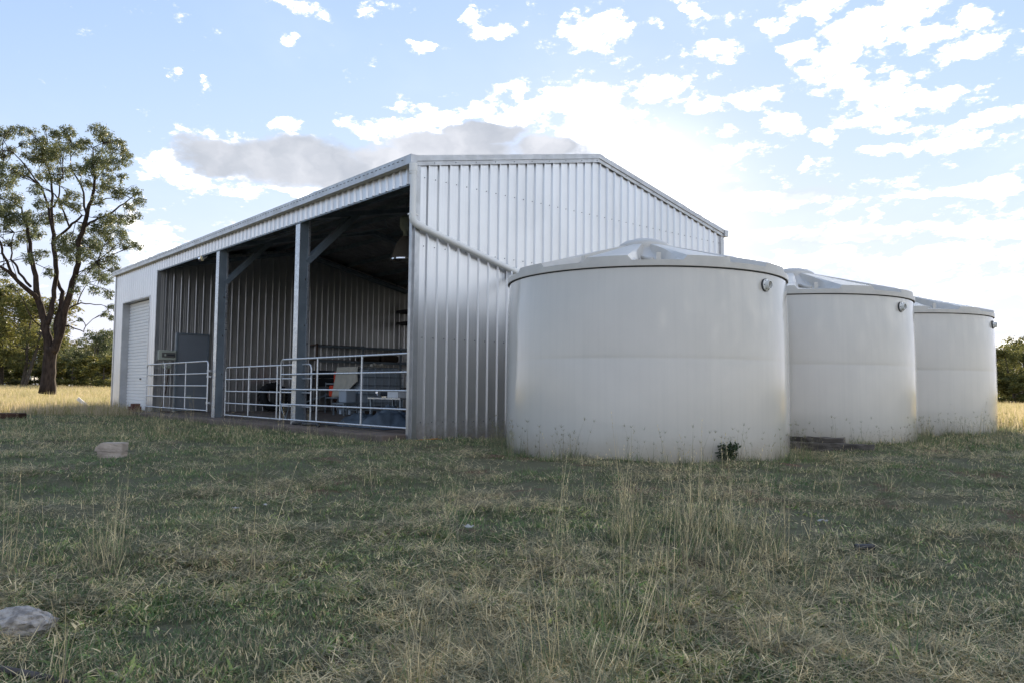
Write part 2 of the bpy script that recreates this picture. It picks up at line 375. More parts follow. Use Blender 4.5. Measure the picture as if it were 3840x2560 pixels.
# ------------------------------------------------------------------ corrugated sheets
PITCH = .19
PROF = [(0, 0), (.030, 0), (.034, .0010), (.040, .0010), (.044, 0), (.076, 0), (.080, .0010), (.086, .0010), (.090, 0), (.125, 0), (.141, .029), (.163, .029), (.179, 0), (.19, 0)]
def sheet_mesh(name, t0, t1, zlo, zhi, pos, m, off=0.0):
    """profiled steel sheet between t0 and t1; pos(t, h, z) places a point; zlo/zhi functions of t"""
    ts = []
    k0 = math.floor((t0-off)/PITCH)-1; k1 = math.ceil((t1-off)/PITCH)+1
    for k in range(k0, k1):
        for a, h in PROF[:-1]:
            t = off+k*PITCH+a
            if t0+1e-5 < t < t1-1e-5: ts.append((t, h))
    def hat(t):
        a = (t-off) % PITCH
        for (a0, h0), (a1, h1) in zip(PROF, PROF[1:]):
            if a0 <= a <= a1: return h0+(h1-h0)*(a-a0)/max(1e-9, a1-a0)
        return 0
    ts = [(t0, hat(t0))]+ts+[(t1, hat(t1))]
    vs = []; fs = []
    for t, h in ts:
        z0, z1 = zlo(t), zhi(t); vs += [pos(t, h, z0), pos(t, h, z0+(z1-z0)*.5), pos(t, h, z1)]
    for i in range(len(ts)-1):
        a = i*3; fs += [(a, a+3, a+4, a+1), (a+1, a+4, a+5, a+2)]
    me = bpy.data.meshes.new(name); me.from_pydata([tuple(v) for v in vs], [], fs); me.materials.append(m); return me
W4 = PITCH*4
def sheets(name, parent, t0, t1, zlo, zhi, pos, m, off=0.0):
    t = t0
    edges = [t0]
    k = math.floor((t0-off)/W4)*W4+off+W4
    while k < t1-.05:
        if k > t0+.05: edges.append(k)
        k += W4
    edges.append(t1)
    for a, b in zip(edges, edges[1:]):
        link(name, sheet_mesh(name, a, b, zlo, zhi, pos, m, off), parent)

# ------------------------------------------------------------------ the shed
L, YB, YR, ZE, ZR = 15.483, 7.49, 3.78, 3.86, 4.665
def roofz(y): return ZE+(ZR-ZE)*(y/YR if y < YR else (YB-y)/(YB-YR))
shed = empty('farm_shed', (-7.7, 3.7, 0), 'long open-fronted zincalume farm shed with roller door bay at its far end', 'shed')
shed.location = (0, 0, 0)
OFF = (1.25*PITCH+.0)-.163      # right edge of a rib at y = (i+1.25)*pitch
# right gable wall (faces +x)
sheets('wall_sheet', shed, .03, YB-.02, lambda t: -.13, lambda t: roofz(t)-.03, lambda t, h, z: (h, t, z), M['zinc'], OFF)
# far gable wall
sheets('wall_sheet', shed, 0.03, YB-.02, lambda t: -.13, lambda t: roofz(t)-.03, lambda t, h, z: (-L-h, t, z), M['zinc'], OFF)
# back wall
sheets('wall_sheet', shed, -L+.02, -.02, lambda t: -.13, lambda t: ZE-.03, lambda t, h, z: (t, YB+h, z), M['zinc_in'], 0)
# partition between the open bays and the roller door bay
PX = -11.66
sheets('partition_sheet', shed, .03, .50, lambda t: .0, lambda t: roofz(t)-.05, lambda t, h, z: (PX+h, t, z), M['zinc_in'], .07)
sheets('partition_sheet', shed, .50, 1.34, lambda t: 2.02, lambda t: roofz(t)-.05, lambda t, h, z: (PX+h, t, z), M['zinc_in'], .07)
sheets('partition_sheet', shed, 1.34, YB-.03, lambda t: .0, lambda t: roofz(t)-.05, lambda t, h, z: (PX+h, t, z), M['zinc_in'], .07)
# strip of sheeting over the open front
sheets('header_sheet', shed, -11.62, -.06, lambda t: 3.565, lambda t: 3.81, lambda t, h, z: (t, -h, z), M['zinc'], .05)
# roller door bay front
sheets('front_sheet', shed, -L+.03, -14.65, lambda t: -.12, lambda t: 3.81, lambda t, h, z: (t, -h*.6, z), M['zinc'], .05)
sheets('front_sheet', shed, -14.65, -12.20, lambda t: 2.95, lambda t: 3.81, lambda t, h, z: (t, -h*.6, z), M['zinc'], .05)
sheets('front_sheet', shed, -12.20, -11.66, lambda t: -.12, lambda t: 3.81, lambda t, h, z: (t, -h*.6, z), M['zinc'], .05)
# roof: two slopes
def rpos(front):
    def f(t, h, z):     # z is distance along y here
        y = z; return (t, y, roofz(y)+.035+h)
    return f
sheets('roof_sheet', shed, -L-.02, .02, lambda t: -.05, lambda t: YR-.01, rpos(1), M['roofu'], 0)
sheets('roof_sheet', shed, -L-.02, .02, lambda t: YR+.01, lambda t: YB+.05, rpos(0), M['roofu'], 0)
MB().add([(-L-.03, YR-.16, roofz(YR-.16)+.075), (.03, YR-.16, roofz(YR-.16)+.075), (.03, YR, ZR+.085), (-L-.03, YR, ZR+.085), (.03, YR+.16, roofz(YR+.16)+.075), (-L-.03, YR+.16, roofz(YR+.16)+.075)],
         [(0, 1, 2, 3), (3, 2, 4, 5)]).build('ridge_cap', M['trim'], shed)
# barge cappings on both gables: outer box and lower flange for each slope
def barge(x, sgn):
    for y0, y1 in ((-.035, YR), (YR, YB+.05)):
        def zz_(y): return roofz(min(max(y, 0), YB)) + (0 if 0 <= y <= YB else (-abs(min(y, 0)) if y < 0 else -(y-YB))*.21)
        def slab(xa, xb, lo, hi):
            v = []
            for x_ in (xa, xb):
                for y in (y0, y1): v += [(x_, y, zz_(y)+lo), (x_, y, zz_(y)+hi)]
            return v
        q = [(0, 2, 3, 1), (4, 5, 7, 6), (0, 1, 5, 4), (2, 6, 7, 3), (1, 3, 7, 5), (0, 4, 6, 2)]
        m = MB(); m.add(slab(x-sgn*.03, x+sgn*.062, -.005, .078), q); b = m.build('barge_cap', M['trim'], shed)
        m = MB(); m.add(slab(x+sgn*.0292, x+sgn*.045, -.068, -.007), q); b2 = m.build('barge_flange', M['trim'], shed)
barge(0, 1); barge(-L, -1)
# gutters
g_ = MB(); ya, yb_ = -.13, -.005
sec = [(-.035, 3.925), (-.035, 3.905), (-.012, 3.80), (-.125, 3.80), (-.13, 3.928), (-.118, 3.934), (-.115, 3.925), (-.113, 3.812), (-.03, 3.812)]
vs = []; n = len(sec)
for x_ in (-L-.05, .078): vs += [(x_, y, z) for y, z in sec]
g_.add(vs, [(i, (i+1) % n, n+(i+1) % n, n+i) for i in range(n)])
gut = g_.build('gutter', M['trim'], shed)
MB().add([(.078, y, z) for y, z in ((-.02, 3.93), (-.02, 3.80), (-.125, 3.80), (-.13, 3.93))]+[(.082, y, z) for y, z in ((-.02, 3.93), (-.02, 3.80), (-.125, 3.80), (-.13, 3.93))],
         [(0, 1, 2, 3), (7, 6, 5, 4), (0, 4, 5, 1), (1, 5, 6, 2), (2, 6, 7, 3), (3, 7, 4, 0)]).build('gutter_end', M['trim'], shed)
sl_ = MB()
x_ = -L+.2
while x_ < -.1:
    sl_.box(x_, x_+.05, -.1318, -.1285, 3.874, 3.882); x_ += .12
tag(sl_.build('gutter_slot', M['dark'], shed), 'row of small overflow slots cut in the gutter face', kind='stuff')
MB().box(-L-.05, .075, YB+.01, YB+.13, 3.80, 3.93).build('back_gutter', M['trim'], shed)
# corner flashings
MB().box(-.004, .034, -.004, .075, -.13, 3.8).box(-.07, -.0045, -.034, .0, -.13, 3.8).build('corner_flashing', M['trim'], shed)
MB().box(-.0, .036, YB-.07, YB+.03, -.13, 3.85).build('corner_flashing', M['trim'], shed)
MB().box(-L-.034, -L+.05, -.036, .05, -.12, 3.8).build('corner_flashing', M['trim'], shed)
MB().box(-11.66, -11.60, -.03, .06, -.1, 3.58).build('corner_flashing', M['trim'], shed)
MB().box(-11.6, -.07, .004, .03, 3.545, 3.564).build('header_angle', M['galv'], shed)
# roller door opening trims
MB().box(-14.70, -14.64, -.03, .22, -.05, 2.95).build('door_jamb', M['trim'], shed)
MB().box(-12.21, -12.15, -.025, .22, -.05, 2.95).build('door_jamb', M['trim'], shed)
MB().box(-14.70, -12.15, -.028, .22, 2.952, 2.985).build('door_head', M['trim'], shed)
# roller door
door = empty('roller_door', (0, 0, 0)); door.parent = shed
slat_me = None
zb = .01; nsl = 34; hs = 2.93/nsl
pr = [(0, .020), (.06, .024), (.13, 0), (.9, -.003), (.95, .010), (1, .020)]
vs = []
for x_ in (-14.64, -12.21):
    for a, d in pr: vs.append((x_, .16+d, a*hs))
slat_me = bpy.data.meshes.new('slat'); k = len(pr)
slat_me.from_pydata(vs, [], [(i, k+i, k+i+1, i+1) for i in range(k-1)]); slat_me.materials.append(mat('roller_door_coat', (.86, .86, .85), .42, .0, .5, .04, 3))
for i in range(nsl):
    o = link('slat', slat_me, door, (0, 0, zb+i*hs))
MB().box(-13.42, -13.30, .145, .165, .82, .86).box(-13.38, -13.34, .135, .146, .825, .855).build('lock', M['darkplastic'], door)
MB().box(-14.64, -12.21, .15, .18, -.02, .012).build('bottom_rail', M['galv'], door)
# slab
slab = MB().box(-L-.9, -.06, -.42, YB, -.14, 0).build('floor_slab', M['concrete'], shed, bevel=.02)
# frames: posts, braces, rafters, purlins, girts
def frame(x, post=True, braced=True):
    if post:
        p = MB()
        p.m = 1; p.box(x-.085, x+.085, .0, .012, -.1, 3.53)
        p.m = 0; p.box(x+.070, x+.078, .0125, .192, -.1, 3.7).box(x-.078, x-.070, .0125, .192, -.1, 3.7)
        p.m = 1; p.box(x-.085, x+.085, .1925, .204, -.1, 3.7).box(x+.0785, x+.085, .165, .192, -.1, 3.7)
        po = p.build('post', [M['galv'], M['galvb']], shed)
        po['label'] = 'galvanised steel post of the open front'
        for zz2 in (.92, 1.73, 2.55):
            MB().lathe([(0, .02), (.014, .02), (.014, 0)], (x+.078, .12, zz2), (1, 0, 0), 6).build('bolt', M['chrome'], po)
    MB().beam((x, .1, roofz(.1)-.22), (x, YR, ZR-.2), .09, .22, (1, 0, 0)).build('rafter', M['galv'], shed)
    MB().beam((x, YR, ZR-.2), (x, YB-.1, roofz(YB-.1)-.22), .09, .22, (1, 0, 0)).build('rafter', M['galv'], shed)
    if braced:
        b = MB(); a0 = (x, .16, 2.86); a1 = (x, 1.15, 3.88)
        b.beam(a0, a1, .1, .19, (1, 0, 0)); b.build('knee_brace', M['galv'], shed)
        MB().beam((x, YB-.16, 2.9), (x, YB-1.15, 3.85), .1, .18, (1, 0, 0)).build('knee_brace', M['galv'], shed)
        MB().box(x-.08, x+.08, YB-.28, YB-.03, 0, 3.7).build('post', M['galv'], shed)
def beam2(m, a, b, w_, h_):
    return m.beam(a, b, w_, h_, (1, 0, 0))
frame(-3.705); frame(-7.54); frame(-.12, False, False); frame(-11.5, False, False)
for y in (.35, 1.25, 2.2, 3.15, 4.4, 5.35, 6.3, 7.1):
    MB().box(-L+.05, -.05, y-.03, y+.03, roofz(y)-.085, roofz(y)+.02).build('purlin', M['galv'], shed)
MB().tube([(-7.5, 2.0, 4.02), (-5.6, 3.0, 4.18), (-3.9, 1.9, 3.95)], .012, 6).build('brace_rod', M['galv'], shed)
MB().box(-7.6, -3.85, .9, 1.0, 3.84, 3.86).build('brace_strap', M['galv'], shed)
# screws on the gable girt lines, joined (each is about one pixel)
scr = MB()
for zg in (3.655, 2.664, 1.359, .166):
    for i in range(-1, 39):
        y = (i+.6+1.25)*PITCH
        if .05 < y < YB-.05 and zg < roofz(y)-.1: scr.lathe([(.008, 0), (.008, .008), (0, .01)], (.003, y, zg), (1, 0, 0), 5)
for i in range(0, 20): 
    y = (i*2+1.6)*PITCH
    if y < YB-.1: scr.lathe([(.008, 0), (.008, .006), (0, .008)], (.046, y, roofz(y)-.035), (1, 0, 0), 5)
i = 0; x_ = -11.5
while x_ < -.2:
    scr.lathe([(.006, 0), (.006, .006), (0, .008)], (x_+.11, -.002, 3.60), (0, -1, 0), 5); x_ += PITCH
tag(scr.build('roofing_screw', M['screw'], shed), 'rows of small hex screws along the girt lines', kind='stuff')

# ------------------------------------------------------------------ downpipe
dp = empty('downpipe', (0, 0, 0), 'white PVC downpipe running from the gutter end slanting down to the nearest tank', 'downpipe')
cx_, cy_ = .068, -.072
MB().tube([(cx_-.005, cy_, 3.80), (cx_-.005, cy_, 3.69)], .060, 16).tube([(cx_-.005, cy_, 3.70), (cx_-.005, cy_, 3.655)], .055, 16).build('pipe_outlet', M['pvc'], dp, smooth=True, angle=40)
MB().tube([(cx_, cy_, 3.68), (cx_, cy_, 3.06)], .046, 16).build('pipe', M['pvc'], dp, smooth=True, angle=40)
el_ = [(cx_, cy_, 3.09), (cx_, cy_, 3.03), (cx_+.004, cy_+.012, 2.985), (cx_+.012, cy_+.05, 2.95), (cx_+.018, cy_+.11, 2.925), (cx_+.02, cy_+.21, 2.893)]
MB().tube(el_, .052, 16).build('elbow', M['pvc'], dp, smooth=True, angle=40)
p0 = Vector((cx_+.02, .10, 2.905)); p1 = Vector((.09, 1.80, 2.475))
MB().tube([p0, p1], .046, 16).build('pipe', M['pvc'], dp, smooth=True, angle=40)
MB().tube([p1-(p1-p0).normalized()*.04, p1+(p1-p0).normalized()*.05, (.16, 1.90, 2.43), (.42, 1.93, 2.36), (1.25, 1.85, 2.12)], .051, 16).build('elbow', M['pvc'], dp, smooth=True, angle=40)
for z_, y_ in ((3.07, -.06),): MB().box(.02, .10, y_-.065, y_+.06, z_, z_+.02).build('pipe_clip', M['pvc'], dp)
MB().box(.03, .12, 1.72, 1.75, 2.36, 2.50).build('pipe_clip', M['galvb'], dp)

# ------------------------------------------------------------------ water tanks
def make_tank():
    t = empty('water_tank', (0, 0, 0))
    Rr, H = 1.71, 2.03
    prof = [(Rr-.004, -.09), (Rr-.002, 0), (Rr+.008, .05), (Rr+.012, .4), (Rr+.011, .75), (Rr+.0095, 1.0), (Rr+.0082, 1.045), (Rr+.0074, 1.06), (Rr+.0080, 1.075), (Rr+.0088, 1.12), (Rr+.006, 1.5), (Rr+.0, 1.75), (Rr-.012, 1.92), (Rr-.012, 1.99), (Rr-.012, H)]
    m = MB(); N = 144
    for r, h in prof:
        for k in range(N):
            a = 2*math.pi*k/N
            rr = r + (.008*math.sin(a*3+1.1)+.005*math.sin(a*7+.4))*(1-abs(h-1.05)/1.05)
            m.v.append((rr*math.cos(a), rr*math.sin(a), h))
    for i in range(len(prof)-1):
        for k in range(N): m.f.append((i*N+k, i*N+(k+1) % N, (i+1)*N+(k+1) % N, (i+1)*N+k)); m.mi.append(0)
    body = m.build('tank_body', M['poly'], t, smooth=True)
    MB().lathe([(Rr-.03, 2.014), (Rr-.004, 2.014), (Rr-.004, 2.028), (Rr-.03, 2.028)], n=96).build('lid_gasket', M['dark'], t)
    # lid: ten raised panels and ten troughs rising to a cap
    zt = 2.028; NS = 10; sub = 24
    rings = [Rr+.022, Rr+.018, Rr+.006, 1.55, 1.3, 1.05, .8, .6, .45, .36]
    def hi(r): t_ = (Rr-r)/(Rr-.30); return .112+.385*t_
    def lo(r): t_ = (Rr-r)/(Rr-.30); return .060+.20*t_+.215*t_**3.5
    m = MB(); n = NS*sub
    def up_at(k, r):
        ph = (k/sub) % 1.0           # 0..1 within one period
        half = .24+.035*(Rr-r)
        d = abs(ph-.5)
        e = .012*1.7/r
        return smooth((half+e-d)/(2*e))
    levels = [(rings[0], 'skirt0'), (rings[0]+.001, 'skirt1')]
    rows = []
    rows.append([(Rr+.004, -.004)]*n)
    rows.append([(Rr+.010, 0.0)]*n)
    rows.append([(Rr+.010, .060)]*n)
    for idx, r in enumerate([Rr+.005, Rr-.02, 1.5, 1.3, 1.05, .8, .6, .42, .30]):
        row = []
        for k in range(n):
            uu = up_at(k, r); rc = min(r, Rr)
            z = lo(rc)*(1-uu)+hi(rc)*uu
            row.append((r, z))
        rows.append(row)
    for row in rows:
        for k, (r, z) in enumerate(row):
            a = 2*math.pi*(k/n)-R_(9.4); m.v.append((r*math.cos(a), r*math.sin(a), zt+z))
    for i in range(len(rows)-1):
        for k in range(n): m.f.append((i*n+k, i*n+(k+1) % n, (i+1)*n+(k+1) % n, (i+1)*n+k)); m.mi.append(0)
    lid = m.build('lid', M['polylid'], t, smooth=True, angle=28)
    MB().lathe([(.345, .38), (.34, .485), (.315, .52), (.24, .565), (.13, .595), (0, .605)], (0, 0, zt), n=40).build('access_cap', M['polylid'], t, smooth=True, angle=50)
    for k in range(NS):     # cast pegs and lifting rods in the troughs
        a = 2*math.pi*(k/NS)-R_(9.4)
        pp = Vector((math.cos(a), math.sin(a), 0)); q = Vector((-math.sin(a), math.cos(a), 0))
        MB().beam(pp*1.36+q*.045+Vector((0, 0, zt+.09)), pp*1.36+q*.045+Vector((0, 0, zt+.20)), .05, .03, tuple(pp)).beam(pp*1.36-q*.02+Vector((0, 0, zt+.085)), pp*1.36+q*.10+Vector((0, 0, zt+.085)), .05, .03).build('lid_lug', M['polylid'], t)
        MB().tube([pp*1.0-q*.10+Vector((0, 0, zt+.205)), pp*1.34-q*.02+Vector((0, 0, zt+.12))], .026, 8).build('lid_rib', M['polylid'], t, smooth=True)
    # overflow outlet
    a = R_(0); c = Vector((Rr-.012, 0, 1.915)); c.z = 1.885
    out = empty('overflow_outlet', (0, 0, 0)); out.parent = t
    MB().lathe([(.070, 0), (.072, .006), (.072, .02)], c, (1, 0, 0), 24).build('gasket', M['darkplastic'], out)
    MB().lathe([(0, .02), (.066, .02), (.066, .030), (.049, .034), (.047, .075), (.040, .075), (.040, .02)], c, (1, 0, 0), 24).build('flange', M['pvc'], out, smooth=True, angle=40)
    MB().lathe([(.0395, .024), (0, .024)], c, (1, 0, 0), 16).build('mesh_screen', mat('tan_mesh', (.2, .16, .11), .8), out)
    bl = MB()
    for k in range(6):
        an = k*math.pi/3; bl.lathe([(.006, .03), (.006, .036), (0, .037)], c+Vector((0, math.cos(an)*.056, math.sin(an)*.056)), (1, 0, 0), 6)
    bl.build('flange_bolts', M['screw'], out)
    return t
tk = make_tank()
tag(tk, 'nearest and largest-looking cream poly water tank, next to the shed corner', 'water tank', 'cream poly water tanks beside the shed')
tk.location = (2.881, 1.559, -.085); tk.rotation_euler.z = R_(-.2)
for (x, y, z, rz, lab) in ((2.809, 5.273, -.04, -3.8, 'middle cream poly water tank, with old sleepers lying before its base'),
                           (2.659, 9.035, -.02, 8.5, 'farthest cream poly water tank, at the right end of the row')):
    c = copytree(tk); c.location = (x, y, z); c.rotation_euler.z = R_(rz); c['label'] = lab

# ------------------------------------------------------------------ gates
def gate(x0, x1, z0, z1, y, vx, label, hinge=None, skew=.0):
    g = empty('farm_gate', (0, 0, 0), label, 'gate', 'galvanised five-bar gates across the open bays')
    r = .0165; c = .09
    arc = lambda cx, cz, a0, a1: [(cx+c*math.cos(R_(a)), y, cz+c*math.sin(R_(a))) for a in np.linspace(a0, a1, 6)]
    pts = [(x0, y, z0)]+arc(x0+c, z1-c, 180, 90)+arc(x1-c, z1-c, 90, 0)+[(x1, y, z0)]
    pts = [(a_, b_+skew*(a_-x0)/(x1-x0), c_) for a_, b_, c_ in pts]
    MB().tube(pts, r, 8).build('gate_frame', M['gate'], g, smooth=True, angle=50)
    for k in range(4):
        z = z0+.02+(z1-z0-.02)*k/4
        MB().tube([(x0, y, z), (x1, y+skew, z)], r*.9, 8).build('rail', M['gate'], g, smooth=True, angle=50)
    for v in vx:
        y_ = y; y = y_+skew*(v-x0)/(x1-x0)
        MB().tube([(v, y-.004, z0+.02), (v, y-.004, z1)], r*.95, 8).build('upright', M['gate'], g, smooth=True, angle=50)
        y = y_
    for hx, hz in (hinge or []):
        MB().tube([(hx, y, hz-.025), (hx, y, hz+.025)], .026, 8).box(hx-.0, hx+.07, y-.01, y+.06, hz-.02, hz+.02).build('hinge', M['galvb'], g)
    return g
gate(-12.05, -7.735, .115, 1.19, -.055, (-10.62, -9.12), 'leftmost galvanised gate, standing in front of the grey door', [(-7.74, .98), (-7.74, .86), (-7.74, .3)])
gate(-7.2, -3.30, .04, 1.045, .13, (-5.98, -4.66), 'middle galvanised gate, its round-cornered end tucked behind the post')
gate(-4.10, .0, .06, 1.135, -.06, (-2.76, -1.37), 'rightmost galvanised gate, nearest the shed corner, overlapping a post', [], .10)
# chain on the rightmost gate
ch = MB().tube([(-4.08, -.07, .40), (-3.98, -.075, .22), (-3.86, -.06, .10), (-3.8, -.03, .33)], .008, 5)
tag(ch.build('gate_chain', M['galv']), 'short rusty chain hanging at the latch end of the rightmost gate', 'chain')

# ------------------------------------------------------------------ inside the shed
XP = PX+.03
dr = empty('access_door', (0, 0, 0)); dr.parent = shed; dr['label'] = 'flat grey access door in the partition'
MB().box(XP-.015, XP+.012, .54, 1.30, .02, 1.98).build('door_leaf', M['grey_door'], dr)
MB().box(XP-.03, XP+.03, .50, .538, 0, 2.02).box(XP-.03, XP+.03, 1.302, 1.34, 0, 2.02).box(XP-.03, XP+.03, .538, 1.302, 1.982, 2.02).build('door_frame', M['galv'], dr)
MB().lathe([(.012, 0), (.012, .03), (.03, .04), (.03, .065), (0, .075)], (XP+.012, .60, .95), (1, 0, 0), 12).build('door_knob', M['chrome'], dr, smooth=True)
MB().box(XP+.012, XP+.016, .80, .92, .33, .42).build('sticker', M['beige'], dr)
sb = empty('switchboard', (0, 0, 0), 'beige switchboard box with smoked window on the partition beside the grey door', 'switchboard')
bb = MB().box(XP+.005, XP+.10, .055, .485, 1.31, 1.56).build('enclosure', M['beige'], sb, bevel=.012)
MB().box(XP+.1005, XP+.108, .13, .46, 1.375, 1.50).build('cover', M['smoke'], sb, bevel=.004)
MB().box(XP+.1085, XP+.112, .26, .44, 1.42, 1.455).build('breaker_row', M['darkplastic'], sb)
MB().box(XP+.1085, XP+.112, .19, .23, 1.41, 1.465).build('main_switch', M['beige'], sb)
po = empty('power_outlet', (0, 0, 0), 'small power outlets below the switchboard', 'power outlet')
MB().box(XP+.005, XP+.05, .16, .24, 1.11, 1.18).build('socket', M['beige'], po)
MB().box(XP+.005, XP+.05, .30, .38, 1.11, 1.18).build('socket', M['beige'], po)
MB().tube([(XP+.03, .2, 1.3), (XP+.03, .2, 1.18)], .01, 6).build('conduit', M['pvc'], po)
MB().tube([(XP+.03, .34, 1.3), (XP+.03, .34, 1.18)], .01, 6).build('conduit', M['pvc'], po)
tag(MB().tube([(XP+.06, .32, 1.1), (XP+.08, .28, .6), (XP+.10, .17, .12), (XP+.25, .10, .02), (XP+.4, .3, .015)], .012, 6).build('power_cable', M['rust']),
    'dark cable drooping from the outlets to the floor', 'cable')
fl = empty('floodlight', (0, 0, 0), 'twin round floodlight under the header sheeting', 'light')
for dx_, rz in ((-.10, -.5), (.07, .35)):
    a = Vector((-.2+rz, -.9, -.45)).normalized(); c = Vector((-8.47+dx_, -.03, 3.49))
    MB().lathe([(0, -.12), (.03, -.11), (.035, -.06), (.062, 0), (.064, .015), (.056, .016)], c, a, 16).build('lamp_housing', M['lampglass'], fl, smooth=True, angle=50)
    MB().lathe([(.056, .0155), (.03, .024), (0, .027)], c, a, 16).build('lens', M['lampglass'], fl, smooth=True)
MB().tube([(-8.53, .02, 3.56), (-8.50, .0, 3.50)], .03, 8).tube([(-8.6, .0, 3.54), (-8.4, .0, 3.54)], .012, 6).build('bracket', M['galv'], fl)
hb = empty('high_bay_lamp', (0, 0, 0), 'clear bell-shaped high bay lamp hanging beside the shed corner', 'lamp')
hc = (-3.30, 2.0, 3.07)
MB().lathe([(.285, 0), (.28, .012), (.235, .14), (.17, .33), (.10, .42), (.085, .45)], hc, n=32).build('reflector', M['acrylic'], hb, smooth=True, angle=60)
MB().lathe([(.285, -.012), (.297, -.012), (.297, .012), (.285, .012)], hc, n=32).build('reflector_rim', M['lampglass'], hb)
MB().lathe([(.05, .45), (.05, .55), (.10, .60), (.115, .64), (.115, .80), (.08, .84), (0, .84)], hc, n=20).build('ballast_housing', M['beige'], hb, smooth=True, angle=40)
MB().tube([(hc[0], hc[1], hc[2]+.84), (hc[0], hc[1], 4.2)], .008, 6).build('hanging_chain', M['galv'], hb)

# shelving round the back corner
sh = empty('shelving', (0, 0, 0), 'long brown shelving along the partition and into the back corner', 'shelf')
for z in (1.85, 1.43, .67):
    MB().box(XP+.03, XP+.42, 4.2, 5.72, z, z+.03).build('shelf_board', M['timber'], sh)
    MB().box(XP+.03, XP+.42, 5.725, 7.40, z-.01, z+.02).build('shelf_board', M['timber'], sh)
    MB().box(XP+.425, XP+.45, 4.2, 7.0, z-.05, z+.015).build('shelf_edge', M['galv'], sh)
    if z > 1: MB().box(XP+.46, -9.0, 7.0, 7.40, z-.005, z+.025).build('shelf_board', M['timber'], sh); MB().box(XP+.46, -9.0, 6.96, 6.995, z-.05, z+.02).build('shelf_edge', M['galv'], sh)
for y in (4.22, 5.70, 7.02):
    MB().box(XP+.39, XP+.46, y-.02, y+.02, .001, 1.9).build('shelf_upright', M['timber' if y < 5 else 'galv'], sh)
for x_ in (-9.1,): MB().box(x_-.02, x_+.02, 6.92, 6.96, 0, 1.9).build('shelf_upright', M['galv'], sh)
ws = empty('wall_bracket_shelf', (0, 0, 0), 'dark pair of brackets high on the back wall beside the shed corner', 'wall shelf')
for z in (3.02, 2.66): MB().box(-11.55, -10.2, 7.05, 7.42, z-.04, z+.04).build('shelf_board', M['darkplastic'], ws)
MB().box(-11.35, -11.28, 7.38, 7.44, 1.9, 3.3).build('shelf_upright', M['darkplastic'], ws)
# things on the shelves
for (y0, y1, lab) in ((5.75, 6.35, 'left of two long brown bags lying on the second shelf'), (6.40, 7.0, 'right of two long brown bags lying on the second shelf')):
    b = MB().box(XP+.08, XP+.38, y0, y1, 1.452, 1.66).build('brown_bag', M['brownbox'], None, bevel=.06); tag(b, lab, 'bag', 'brown bags on the shelf')
# tyres leaning on the partition
def tyre(name, c, ro, wd, ax, lab):
    ri = ro*.52; m = MB(); h = wd/2
    m.lathe([(ri, -h*.6), (ri+.03, -h*.8), (ro*.8, -h), (ro*.96, -h*.85), (ro, -h*.6), (ro, h*.6), (ro*.96, h*.85), (ro*.8, h), (ri+.03, h*.8), (ri, h*.6), (ri+.02, 0), (ri, -h*.6)], (0, 0, 0), ax, 40)
    t = empty(name, c, lab, 'tyre', 'old tyres stored in the shed')
    m.build('tyre_casing', M['rubber'], t, smooth=True, angle=50)
    a = Vector(ax).normalized(); e1 = a.orthogonal().normalized(); e2 = a.cross(e1); tr = MB()
    for k in range(36):
        an = 2*math.pi*k/36; d = e1*math.cos(an)+e2*math.sin(an); q = a.cross(d)
        sgn = 1 if k % 2 else -1
        tr.beam(d*(ro+.006)+a*sgn*h*.05, d*(ro+.006)+a*sgn*h*.8+q*.04, .035, .02, tuple(d))
    tr.build('tread', M['rubber'], t)
    return t
tyre('tractor_tyre', (XP+.30, 3.02, .39), .385, .26, (1, 0, .22), 'large black tyre leaning on the partition, seen whole through the middle gate')
tyre('tractor_tyre', (XP+.62, 3.62, .34), .335, .24, (1, .25, .12), 'black tyre half hidden behind the thick post')
tyre('car_tyre', (XP+.75, 5.35, .27), .265, .2, (1, -.2, .1), 'small black tyre on the floor under the shelves')
tyre('car_tyre', (XP+.7, 6.0, .25), .25, .2, (.9, .5, .1), 'small black tyre lying farther back toward the corner')
# crates
for k, (y0, z0) in enumerate(((4.3, .701), (4.3, .93), (4.86, .701))):
    c = MB().box(XP+.06, XP+.40, y0, y0+.5, z0, z0+.215)
    o = c.build('storage_crate', M['darkplastic'], None, bevel=.01)
    tag(o, ('black crate, lower of the stacked pair on the low shelf', 'black crate, upper of the stacked pair on the low shelf', 'single black crate beside the stacked pair on the low shelf')[k], 'crate', 'black crates on the low shelf')
    for q in range(3):
        MB().box(XP+.4005, XP+.407, y0+.03, y0+.47, z0+.03+q*.06, z0+.055+q*.06).build('crate_rib', M['darkplastic'], o)
# cart frame with angled bars
ct = empty('trailer_frame', (0, 0, 0), 'low dark trailer frame with sloping steel bars under the shelving', 'trailer')
MB().beam((-10.9, 3.4, .15), (-10.4, 5.1, .75), .04, .04).build('sloping_bar', M['galv'], ct)
MB().beam((-10.4, 5.1, .75), (-10.3, 6.4, .25), .04, .04).build('sloping_bar', M['galv'], ct)
MB().box(-10.9, -10.2, 4.6, 6.2, .30, .36).build('deck', M['rust'], ct)
for y in (4.65, 6.15):
    MB().box(-10.9, -10.85, y-.02, y+.02, .02, .30).box(-10.25, -10.2, y-.02, y+.02, .02, .30).build('leg', M['rust'], ct)
# boxes and drum in the dark
tag(MB().lathe([(0, 0), (.22, 0), (.225, .3), (.22, .58), (0, .58)], (-10.55, 5.2, .362), n=20).build('black_drum', M['darkplastic'], smooth=True, angle=50), 'black drum standing on the dark trailer frame', 'drum')
